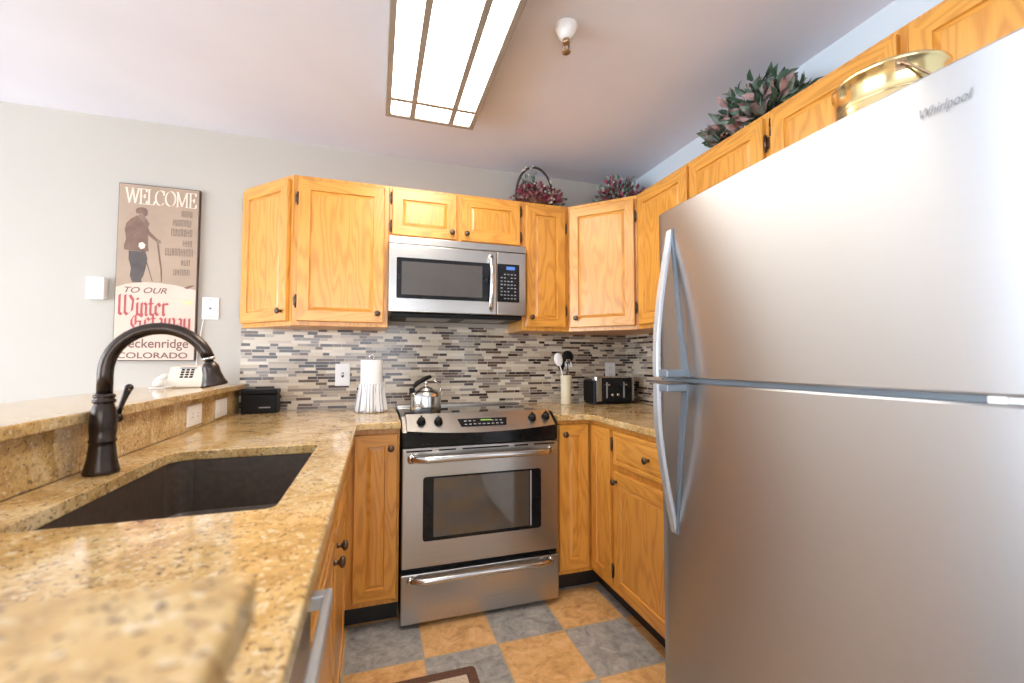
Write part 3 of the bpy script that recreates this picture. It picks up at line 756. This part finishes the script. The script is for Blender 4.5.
decal('figure_cap', [(.073, .769), (.08, .783), (.102, .789), (.12, .782), (.126, .768), (.124, .749), (.117, .743), (.096, .756), (.078, .754)], M['coat'], .0008)
decal('figure_hand', [(.162, .619), (.183, .626), (.187, .61), (.172, .598)], M['skin'], .0008)
decal('figure_glove', [(.093, .602), (.108, .608), (.121, .595), (.116, .577), (.102, .571), (.092, .584)], M['lettercream'], .0009)
decal('ski_pole', [(.170, .6), (.178, .6), (.187, .527), (.195, .472), (.197, .406), (.192, .406), (.188, .472), (.179, .527)], M['coat'], .0009)
decal('ski_pole', [(.107, .571), (.111, .571), (.128, .514), (.157, .406), (.154, .406), (.124, .514)], M['navy'], .0010)
decal('ski_tip', [(.293, .381), (.316, .394), (.34, .397), (.328, .386), (.309, .375)], M['coat'], .0008)
decal('yellow_smear', [(.255, .318), (.295, .310), (.335, .313), (.333, .288), (.315, .296)], M['yellow'], .0008)
lay(RM, 'WELCOME', .030, .806, .308, .078, .15, .26, y - .0010, MB(), thin=.008).build('lettering', M['lettercream'], s)
lay(BL, 'Winter', .016, .233, .212, .062, .25, .62, y - .0010, MB(), thin=.02).build('lettering', M['red'], s)
lay(BL, 'Getaway', .068, .166, .262, .053, .24, .62, y - .0010, MB(), thin=.02).build('lettering', M['red'], s)
for txt, x, z, wd, cap, mat, sh, bo in (('TO OUR', .040, .346, .180, .029, 'brownletter', .3, .01), ('Breckenridge', .010, .067, .311, .045, 'brownletter', 0, .012), ('COLORADO', .020, .013, .299, .029, 'brownletter', 0, .018)):
    mb = MB(); mb._take(text_mb(txt, wd, cap, shear=sh, bold=bo)); mb.build('lettering', M[mat], s, (x, y - .0010, z))
rr = random.Random(3)
for (x0, z0), (x1, z1) in [[(.272, .75), (.326, .79)], [(.235, .7), (.327, .743)], [(.229, .647), (.331, .693)], [(.282, .595), (.328, .633)], [(.206, .543), (.326, .589)], [(.277, .493), (.325, .53)], [(.245, .441), (.327, .48)]]:
    mb = MB(); x = x0; z0 += .004; z1 -= .003
    while x < x1 - .008:          # worn, unreadable capitals
        wd = rr.uniform(.008, .012)
        for q in (x, x + wd - .003): mb.poly([(q, y - .001, z0), (q + .003, y - .001, z0), (q + .003, y - .001, z1), (q, y - .001, z1)])
        zz = rr.choice((z0, (z0 + z1) / 2, z1 - .004)); mb.poly([(x, y - .0011, zz), (x + wd, y - .0011, zz), (x + wd, y - .0011, zz + .004), (x, y - .0011, zz + .004)])
        x += wd + .004
    mb.build('worn_line', M['faded'], s)

# ------------------------------------------------------------------ wall plates
def plate(name, label, cat, loc, wd, h, rot, kind, group=None):
    p = thing(name, label, cat, loc, rot, group)          # local: plate centred, front faces -y
    MB().box(-wd / 2, wd / 2, -.007, -.0006, -h / 2, h / 2, .003).build('plate', M['white'], p)
    if kind == 'outlet_h':
        for q in (-1, 1):
            o = plate_xz(q * .022 - .014, q * .022 + .014, -.016, .016, -.009, -.0065, .006).build('socket', M['white'], p)
            MB().box(q * .022 - .006, q * .022 + .002, -.0096, -.0085, -.008, -.006).box(q * .022 - .006, q * .022 + .002, -.0096, -.0085, .006, .008).build('slots', M['blackmat'], o)
    elif kind == 'outlet_v':
        for q in (-1, 1):
            o = plate_xz(-.016, .016, q * .022 - .014, q * .022 + .014, -.009, -.0065, .006).build('socket', M['white'], p)
            MB().box(-.008, -.0055, -.0096, -.0085, q * .022 - .004, q * .022 + .005).box(.0055, .008, -.0096, -.0085, q * .022 - .004, q * .022 + .005).build('slots', M['blackmat'], o)
    elif kind == 'switch':
        MB().box(-.006, .006, -.010, -.0065, -.014, .014, .001).build('switch_opening', M['blackmat'], p)
        MB().box(-.0035, .0035, -.017, -.008, -.002, .009, .001).build('toggle', M['white'], p)
    elif kind == 'blank':
        plate_xz(-.045, .045, -.022, .022, -.009, -.0065, .004).build('rocker', M['white'], p)
    elif kind == 'jack':
        MB().tube([(0, -.006, 0), (0, -.014, 0)], .006, 10).build('cable_jack', M['btn'], p)
        for q in (-1, 1): MB().tube([(0, -.006, q * .045), (0, -.0085, q * .045)], .0035, 8).build('screw', M['btn'], p)
        MB().tube([(-.030, -.004, -.058), (-.034, -.007, -.09), (-.042, -.008, -.15), (-.052, -.008, -.22), (-.055, -.008, -.30), (-.055, -.008, -.40)], .0025, 8).build('cord', M['white'], p)
    return p
plate('outlet_plate', 'white double outlet plate on the granite panel, nearer the faucet', 'outlet', (-.815, -.617, .972), .145, .084, PI / 2, 'outlet_h')
plate('switch_plate', 'white rocker plate on the granite panel, nearer the black tin', 'switch', (-.815, -.30, .968), .150, .083, PI / 2, 'blank')
plate('switch_plate', 'white toggle switch plate on the mosaic tile beside the paper towels', 'switch', (-.297, -.008, 1.109), .08, .127, 0, 'switch')
plate('outlet_plate', 'white outlet plate on the mosaic tile behind the toaster', 'outlet', (1.446, -.008, 1.117), .078, .122, 0, 'outlet_v')
plate('cable_plate', 'white cable jack plate with dangling cord, right of the welcome sign', 'wall plate', (-.962, 0, 1.469), .078, .118, 0, 'jack')
d = thing('door_chime', 'small white box on the wall left of the welcome sign', 'door chime', (-1.443, 0, 1.550))
MB().box(-.036, .036, -.040, -.0006, -.055, .055, .004).build('cover', M['white'], d)
MB().box(-.034, .034, -.0412, -.0395, .040, .042).build('seam', M['btn'], d)

# ------------------------------------------------------------------ things on the bar and counters
p = thing('telephone', 'almond desk telephone on the raised bar below the welcome sign', 'telephone', (-.95, -.33, 1.0665))
Mx = Matrix(((0, 0, 1, 0), (1, 0, 0, 0), (0, 1, 0, 0), (0, 0, 0, 1)))
MB().prism([(0, 0), (.17, 0), (.17, .085), (.145, .103), (.04, .095), (.0, .035)], -.072, .072, M4=Mx, bev=.006).build('base', M['phone'], p)
slope = math.atan2(.06, .04)
FM = T(.0, .0, .035) @ RX(slope)
kp = MB()
for i in range(3):
    for j in range(4): kp.box(-.024 + i * .019, -.011 + i * .019, .012 + j * .013, .020 + j * .013, .0, .003, .001, M4=FM)
kp.build('keypad', M['blackmat'], p)
MB().box(-.032, .035, .062, .069, .0, .002, M4=FM).build('number_strip', M['btn'], p)
hs = MB().tube([(-.098, -.01, .034), (-.100, .05, .052), (-.100, .10, .054), (-.098, .15, .038)], [.014, .011, .011, .014], 12)
hs.ball((-.098, -.008, .022), .021, (1, 1, .8)).ball((-.098, .15, .022), .021, (1, 1, .8)); hs.build('handset', M['white'], p)
MB().tube([(-.09, -.02, .012), (-.115, -.05, .004), (-.10, -.085, .004), (-.06, -.07, .004), (-.045, -.02, .006), (-.04, .0, .012)], .0035, 8).build('cord', M['white'], p)

b = thing('tin_box', 'black lidded tin box on the counter in the corner by the bar', 'box', (-.696, -.075, ZT + .0005))
MB().box(-.083, .083, -.045, .05, 0, .098, .005).build('body', M['blackmat'], b)
MB().box(-.085, .085, -.047, .052, .099, .126, .006).build('lid', M['blackmat'], b)
MB().box(.0, .055, -.0456, -.0445, .028, .034).build('label_print', M['btn'], b)

pt = thing('paper_towel_holder', 'paper towel roll on an upright holder beside the mosaic switch plate', 'paper towels', (-.137, -.20, ZT + .0005))
MB().lathe([(0, 0), (.068, 0), (.070, .004), (.066, .010), (.012, .012), (.006, .016), (.006, .29), (0, .292)], 28).build('stand', M['chrome'], pt)
MB().tube([(.012 * math.cos(a), 0, .298 + .012 * math.sin(a)) for a in [2 * PI * i / 16 for i in range(17)]], .0028, 8).build('finger_loop', M['chrome'], pt)
MB().lathe([(.018, .016), (.056, .016), (.0575, .020), (.0575, .277), (.056, .281), (.018, .281), (.018, .016)], 36).build('roll', M['paper'], pt)
def wav(r_, z, a):
    amp = .012 * max(0, min(1, (.150 - z) / .12)) + .0022
    return r_ + amp * math.sin(7 * a + .6) + .4 * amp * math.sin(13 * a + 2)
tw = MB().lathe([(.0625, .146), (.0635, .150), (.066, .146), (.064, .12), (.066, .09), (.0695, .05), (.074, .015), (.0755, .002), (.0735, .002), (.071, .016), (.066, .05), (.063, .09), (.0615, .12), (.0625, .146)], 72, fn=wav, uv=True)
twl = tw.build('dish_towel', M['towel'], None, (-.137, -.20, ZT + .001)); tag(twl, 'white dish towel with thin dark stripes wrapped around the paper towel roll', 'towel')

k = thing('tea_kettle', 'stainless tea kettle with black spout cap, on the back left of the cooktop', 'kettle', (.138, -.36, .9175), 0)
MB().lathe([(0, .0005), (.076, .0005), (.080, .006), (.0805, .04), (.078, .085), (.073, .102), (.060, .114), (.040, .121), (.040, .124), (0, .126)], 32).build('body', M['kettle'], k)
MB().lathe([(.038, .122), (.034, .130), (.015, .136), (.006, .140), (.006, .147), (.012, .152), (.012, .160), (.006, .165), (0, .166)], 20).build('lid', M['chrome'], k)
MB().tube([(-.05, -.02, .085), (-.066, -.028, .102), (-.072, -.032, .118)], [.017, .014, .012], 14).build('spout', M['chrome'], k)
MB().tube([(-.070, -.031, .108), (-.075, -.034, .132)], [.0155, .0145], 14).build('spout_cap', M['blackmat'], k)
hp = [(.072, .02, .085), (.081, .02, .11), (.078, .02, .135), (.062, .018, .156), (.042, .014, .168)]
MB().tube(hp, .0055, 10, flat=(1.4, .7)).build('handle_arm', M['chrome'], k)
MB().tube([(-.066, -.02, .105), (-.07, -.02, .13), (-.058, -.016, .146)], .005, 10).build('handle_arm', M['chrome'], k)
MB().tube([(-.066, -.02, .136), (-.045, -.012, .156), (-.01, 0, .176), (.022, .008, .188), (.030, .010, .186)], [.010, .0125, .0125, .010, .006], 12).build('handle_grip', M['blackmat'], k)

c = thing('utensil_crock', 'cream stoneware crock of cooking utensils, left of the toaster', 'crock', (1.043, -.15, ZT + .0005))
MB().lathe([(0, 0), (.032, 0), (.0345, .004), (.033, .09), (.0355, .175), (.037, .182), (.033, .183), (.031, .175), (.030, .012), (0, .010)], 28).build('jar', M['crock'], c)
def utensil(name, label, base, tip, head, mat, cat):
    u = thing(name, label, cat, (1.043 + base[0], -.15 + base[1], ZT + .016))
    bx, by, bz = 0, 0, 0; d_ = Vector((tip[0] - base[0], tip[1] - base[1], tip[2]))
    MB().tube([(0, 0, 0), d_ * .5, d_], [.0045, .0045, .0038], 10).build('handle', mat[0], u)
    mb = MB(); zz = d_.normalized(); xx_ = Vector((0, 1, 0)).cross(zz).normalized(); yy_ = zz.cross(xx_)
    Q = Matrix((xx_, yy_, zz)).transposed().to_4x4(); Q.translation = d_
    if head == 'spoon': mb.ball((0, 0, .034), .030, (1.0, .28, 1.45), 16, M4=Q)
    elif head == 'bowl': mb.ball((0, 0, .030), .041, (1.0, .35, 1.0), 18, M4=Q)
    elif head == 'ladle': mb.lathe([(0, .0), (.012, .002), (.024, .010), (.030, .026), (.027, .026), (.022, .013), (.010, .005), (0, .004)], 18, Q @ T(0, -.02, .02) @ RX(-1.2))
    elif head == 'turner': mb.prism([(-.012, 0), (.012, 0), (.026, .03), (.028, .085), (-.028, .085), (-.026, .03)], -.0015, .0015, M4=Q @ RX(PI / 2), bev=.0006)
    elif head == 'whisk':
        for i in range(5):
            a = PI * i / 5
            mb.tube([(.022 * math.sin(PI * q / 12) * math.cos(a) * (1 if q < 99 else 1), .022 * math.sin(PI * q / 12) * math.sin(a), .08 * (1 - math.cos(PI * q / 24 * 2)) / 2 * 1.0) for q in range(0, 13)], .0009, 5, M4=Q)
            mb.tube([(-.022 * math.sin(PI * q / 12) * math.cos(a), -.022 * math.sin(PI * q / 12) * math.sin(a), .08 * (1 - math.cos(PI * q / 12)) / 2) for q in range(0, 13)], .0009, 5, M4=Q)
    mb.build('head', mat[1], u)
utensil('spoon', 'pale plastic serving spoon leaning left out of the cream crock', (.022, -.004), (-.046, -.010, .235), 'spoon', (M['white'], M['white']), 'spoon')
utensil('ladle', 'round black ladle leaning right out of the cream crock', (.012, .006), (.018, .010, .255), 'bowl', (M['blackmat'], M['blackmat']), 'ladle')
utensil('turner', 'black slotted turner standing upright in the middle of the cream crock', (-.002, .012), (-.022, .016, .20), 'turner', (M['blackmat'], M['blackmat']), 'spatula')
utensil('whisk', 'steel whisk with thin wires standing at the front of the cream crock', (.004, -.014), (.006, -.022, .19), 'whisk', (M['chrome'], M['chrome']), 'whisk')

t_ = thing('toaster', 'long stainless and black toaster on the counter in the right corner', 'toaster', (1.335, -.165, ZT + .0005))
MB().slab(rrect(-.142, .142, -.082, .082, .03), [rrect(-.105, .105, .012, .040, .004), rrect(-.105, .105, -.040, -.012, .004)], .150, .1745).build('top_panel', M['chrome'], t_, bevel=.003)
mb = MB(); mb.prism(rrect(-.145, .145, -.085, .085, .034, 8), .016, .150, bev=.002); mb.build('shell', M['blackmat'], t_)
mb = MB(); mb.prism(rrect(-.140, .140, -.080, .080, .03, 6), .003, .0155); 
for sx in (-1, 1):
    for sy in (-1, 1): mb.lathe([(0, 0), (.012, 0), (.012, .004), (0, .004)], 12, T(sx * .11, sy * .055, 0))
mb.build('base', M['blackmat'], t_)
MB().box(-.128, -.092, -.089, -.084, .02, .170, .002).build('steel_band', M['steel'], t_)
MB().box(.126, .142, -.089, -.078, .02, .170, .002).build('steel_band', M['steel'], t_)
MB().box(-.088, .124, -.090, -.084, .022, .168, .002).build('control_face', M['black'], t_)
MB().box(-.062, -.052, -.0915, -.0895, .04, .14).build('lever_slot', M['btn'], t_)
MB().box(-.072, -.042, -.108, -.0905, .118, .130, .003).build('lever', M['chrome'], t_)
MB().box(.06, .070, -.0915, -.0895, .04, .14).build('lever_slot', M['btn'], t_)
MB().box(.05, .080, -.108, -.0905, .118, .130, .003).build('lever', M['chrome'], t_)
for q in (-.02, .02): MB().lathe([(0, 0), (.010, 0), (.009, .010), (0, .011)], 14, T(q + .0, -.090, .06) @ RX(PI / 2)).build('browning_dial', M['chrome'], t_)
MB().tube([(.145, .02, .03), (.17, .03, .012), (.19, .04, .005), (.20, .08, .005), (.18, .12, .006)], .0035, 8).build('cord', M['blackmat'], t_)

# ------------------------------------------------------------------ dishwasher
dw = thing('dishwasher', 'stainless dishwasher under the near end of the peninsula counter', 'dishwasher', (-.236, -2.40, 0), PI / 2)
MB().box(.002, .546, .003, .56, .10, .878, .003).build('tub', M['blackmat'], dw)
MB().box(.003, .545, .05, .08, .0005, .10).build('toe_panel', M['toe'], dw)
dd = MB().box(.003, .545, -.022, .0, .11, .868, .004).build('door', M['steel'], dw)
hb = MB().box(.02, .532, -.057, -.043, .788, .810, .003)
for x in (.03, .506): hb.box(x, x + .024, -.050, -.0215, .788, .810, .002)
hb.build('handle', M['fhandle'], dd)

# ------------------------------------------------------------------ ceiling fixture, sprinkler
LX0, LX1, LY0, LY1, LZ = -.088, .339, -1.80, -.570, 2.362
l = thing('ceiling_light', 'long box ceiling light with grey grid frame and glowing panels', 'ceiling light', (0, 0, LZ))
mb = MB(); fw = .024
for x0, x1, y0, y1 in ((LX0, LX0 + fw, LY0, LY1), (LX1 - fw, LX1, LY0, LY1), (LX0 + fw, LX1 - fw, LY0, LY0 + fw), (LX0 + fw, LX1 - fw, LY1 - fw, LY1)):
    mb.box(x0, x1, y0, y1, 0, .077, .002)
mb.build('frame', M['lampframe'], l)
for x in (.036, .222): MB().box(x - .0125, x + .0125, LY0 + fw, LY1 - fw, .001, .010, .001).build('long_bar', M['lampframe'], l)
for yy in (-.716, -1.654): MB().box(LX0 + fw, LX1 - fw, yy - .011, yy + .011, .002, .009, .001).build('cross_bar', M['lampframe'], l)
MB().box(LX0 + fw, LX1 - fw, LY0 + fw, LY1 - fw, .011, .016).build('diffuser', M['lamp'], l)
sp = thing('fire_sprinkler', 'small white and brass fire sprinkler head on the ceiling right of the light', 'sprinkler', (.545, -1.25, ZC))
MB().lathe([(0, -.0005), (.042, -.0005), (.043, -.004), (.036, -.022), (.026, -.045), (.020, -.052), (0, -.053)], 28).build('escutcheon', M['white'], sp)
mb = MB().lathe([(0, -.052), (.013, -.052), (.014, -.066), (.008, -.070), (0, -.071)], 16)
for q in (-1, 1): mb.tube([(q * .010, 0, -.066), (q * .012, 0, -.082), (q * .004, 0, -.094)], .003, 8)
mb.lathe([(0, -.093), (.005, -.093), (.006, -.098), (.016, -.100), (.016, -.102), (0, -.103)], 16); mb.build('sprinkler_head', M['sprbrass'], sp)

# ------------------------------------------------------------------ dried flowers and greenery on top of the cabinets
ZP = ZU + .0015
def leaves(mb, n, fc, rl, mats, seed, up=.5, wide=.42):
    q = random.Random(seed)
    for i in range(n):
        c0, out = fc(q); d_ = Vector((out[0] + q.uniform(-.6, .6), out[1] + q.uniform(-.6, .6), out[2] + up * q.uniform(-.4, 1))).normalized()
        L_ = rl * q.uniform(.6, 1.25); sd = d_.cross(Vector((q.uniform(-1, 1), q.uniform(-1, 1), q.uniform(-1, 1)))).normalized() * L_ * wide
        nrm = d_.cross(sd).normalized() * L_ * .12; c0 = Vector(c0); mi = q.choice(mats)
        P = [c0, c0 + d_ * L_ * .35 + sd * .5 + nrm, c0 + d_ * L_ * .7 + sd * .38 + nrm * .6, c0 + d_ * L_ - nrm, c0 + d_ * L_ * .7 - sd * .38 + nrm * .6, c0 + d_ * L_ * .35 - sd * .5 + nrm]
        mid = [c0 + d_ * L_ * .35, c0 + d_ * L_ * .7]
        for A in ((P[0], P[1], mid[0]), (P[1], P[2], mid[1], mid[0]), (P[2], P[3], mid[1]), (P[3], P[4], mid[1]), (P[4], P[5], mid[0], mid[1]), (P[5], P[0], mid[0])):
            mb.poly([tuple(v if v.z > .002 else Vector((v.x, v.y, .002))) for v in A], mi)
    return mb
def dome(rx, ry, h, fill=.55):
    def f(q):
        a = q.uniform(0, 2 * PI); e = math.asin(q.uniform(0, 1)); s_ = q.uniform(fill, 1)
        o = (math.cos(a) * math.cos(e), math.sin(a) * math.cos(e), math.sin(e))
        return (rx * o[0] * s_, ry * o[1] * s_, h * o[2] * s_ + .004), o
    return f
fb = thing('flower_basket', 'wicker basket of burgundy dried flowers with arched twig handle, atop the cabinets', 'flower basket', (.825, -.165, ZP))
MB().lathe([(0, 0), (.085, 0), (.105, .03), (.115, .07), (.118, .075), (.110, .075), (.10, .03), (.08, .008), (0, .006)], 30, fn=lambda r_, z, a: r_ * (1 + .012 * math.sin(30 * a + z * 300))).build('basket', M['wicker'], fb)
MB().tube([(-.125 * math.cos(PI * i / 18), -.01, .04 + .235 * math.sin(PI * i / 18) ** .8) for i in range(19)], .0075, 8).tube([(-.125 * math.cos(PI * i / 18), -.004 + .006 * math.sin(i * 1.7), .043 + .235 * math.sin(PI * i / 18) ** .8) for i in range(19)], .005, 6).build('arched_handle', M['twig'], fb)
fm = MB(); leaves(fm, 420, dome(.135, .118, .165, .6), .036, [0, 0, 0, 1, 2, 3], 11, .5, .6)
def front(q): return (q.uniform(-.14, .12), -.118 + q.uniform(-.012, .01), q.uniform(.02, .10)), (q.uniform(-.5, .5), -.6, .3)
leaves(fm, 120, front, .032, [0, 0, 0, 1, 4], 14, .4, .6)
def sprig(q):
    u = q.uniform(0, 1); return (.10 + .095 * u, -.02 + q.uniform(-.03, .03), .05 + .03 * math.sin(u * 3) + q.uniform(-.03, .02)), (1, 0, .3)
leaves(fm, 60, sprig, .032, [0, 3, 4, 4], 12)
def sprig2(q): return (-.035 + q.uniform(-.05, .05), q.uniform(-.04, .04), .18 + q.uniform(-.03, .045)), (0, 0, 1)
leaves(fm, 50, sprig2, .026, [2, 2, 3], 13)
fm.build('dried_flowers', [M['burg'], M['rose'], M['greyleaf'], M['darkleaf'], M['pinkleaf']], fb)
mb = MB(); q = random.Random(5)
for i in range(16): mb.ball((.055 + q.uniform(-.03, .04), -.105 + q.uniform(-.02, .03), .04 + q.uniform(-.02, .09)), .0075, seg=8)
for i in range(8): mb.ball((-.055 + q.uniform(-.03, .03), -.03 + q.uniform(-.03, .03), .24 + q.uniform(-.02, .035)), .0065, seg=8)
for i in range(14): mb.ball((q.uniform(-.09, .09), -.09 + q.uniform(-.02, .04), .10 + q.uniform(-.02, .06)), .006, seg=8)
mb.build('berries', M['berry'], fb)
fa = thing('flower_arrangement', 'low mound of burgundy and grey dried flowers above the corner cabinet', 'flower arrangement', (1.375, -.285, ZP))
MB().lathe([(0, 0), (.07, 0), (.085, .025), (.09, .05), (.08, .05), (.07, .01), (0, .008)], 24).build('bowl', M['wicker'], fa)
fm = MB(); leaves(fm, 620, dome(.185, .135, .235, .5), .036, [0, 0, 1, 2, 2, 3], 21, .5, .6)
fm.build('dried_flowers', [M['burg'], M['rose'], M['greyleaf'], M['darkleaf']], fa)
mb = MB(); q = random.Random(8)
for i in range(26):
    a = q.uniform(0, 2 * PI); e = q.uniform(.2, 1.3); mb.ball((.145 * math.cos(a) * math.cos(e), .115 * math.sin(a) * math.cos(e), .21 * math.sin(e) + .01), .007, seg=8)
mb.build('berries', M['berry'], fa)
gp = thing('trailing_plant', 'leafy green and pink trailing plant above the fridge-side cabinet', 'plant', (1.42, -1.305, ZP))
MB().box(-.065, .065, -.16, .16, 0, .045, .01).build('planter', M['wicker'], gp)
fm = MB()
def strip(q):
    u = q.uniform(-1, 1); hgt = .215 * (1 - abs(u + .15) ** 2 * .55) * q.uniform(.25, 1); return (q.uniform(-.11, .10), u * .165, max(.02, hgt * .9)), (q.uniform(-1, .6), u * .8, .4)
def low(q): return (q.uniform(-.12, -.07), q.uniform(-.10, .17), q.uniform(.01, .09)), (-.8, q.uniform(-.6, .6), .1)
leaves(fm, 520, strip, .060, [0, 0, 0, 0, 1, 2], 31, .35, .42); leaves(fm, 130, low, .055, [0, 1, 2, 2], 32, .3, .45)
fm.build('foliage', [M['darkleaf'], M['greyleaf'], M['pinkleaf']], gp)

# ------------------------------------------------------------------ brass pail on the fridge
pl = thing('brass_pail', 'round polished brass pail with bail handle on top of the fridge', 'pail', (.985, -2.02, 1.6735))
MB().lathe([(0, 0), (.086, 0), (.090, .004), (.092, .02), (.096, .09), (.099, .140), (.103, .142), (.104, .148), (.101, .151), (.097, .148), (.095, .14), (.092, .09), (.088, .02), (0, .010)], 48).build('bucket', M['brass'], pl)
MB().tube([(.0945 * math.cos(2 * PI * i / 48), .0945 * math.sin(2 * PI * i / 48), .088) for i in range(49)], .0028, 8, caps=False).build('bead_band', M['brass'], pl)
aa = math.radians(222)
ear = Matrix.Translation((.100 * math.cos(aa), .100 * math.sin(aa), .132)) @ RZ(aa + PI / 2)
MB().box(-.010, .010, -.004, .002, -.014, .014, .003, M4=ear @ RZ(PI)).ball((0, .0, 0), .007, M4=ear).build('handle_ear', M['sprbrass'], pl)
hl = [(.106 * math.cos(aa + PI * i / 20), .106 * math.sin(aa + PI * i / 20), .132 - .085 * math.sin(PI * i / 20)) for i in range(21)]
MB().tube(hl, .0028, 8).build('bail_handle', M['sprbrass'], pl)

# ------------------------------------------------------------------ rug
rg = thing('kitchen_rug', 'cream kitchen rug with brown border on the tile floor by the sink', 'rug', (.03, -1.33, 0))
MB().slab(rrect(-.235, .235, -.35, .35, .02), [rrect(-.197, .197, -.312, .312, .006)], .0006, .009).build('border', M['rugborder'], rg, bevel=.002)
MB().slab(rrect(-.197, .197, -.312, .312, .006), [], .0006, .008).build('field', M['rugfield'], rg)

# ------------------------------------------------------------------ repeats share a group
GROUPS = {'wall_cabinet': 'oak wall cabinets', 'base_cabinet': 'oak base cabinets', 'granite_countertop': 'granite countertops', 'outlet_plate': 'outlet plates', 'switch_plate': 'switch plates'}
for o in COL.objects:
    g = GROUPS.get(o.name.split('.')[0])
    if g and o.parent is None: o['group'] = g
    if o.parent is None and o.name.split('.')[0] in ('spoon', 'ladle', 'turner', 'whisk'): o['group'] = 'cooking utensils in the crock'
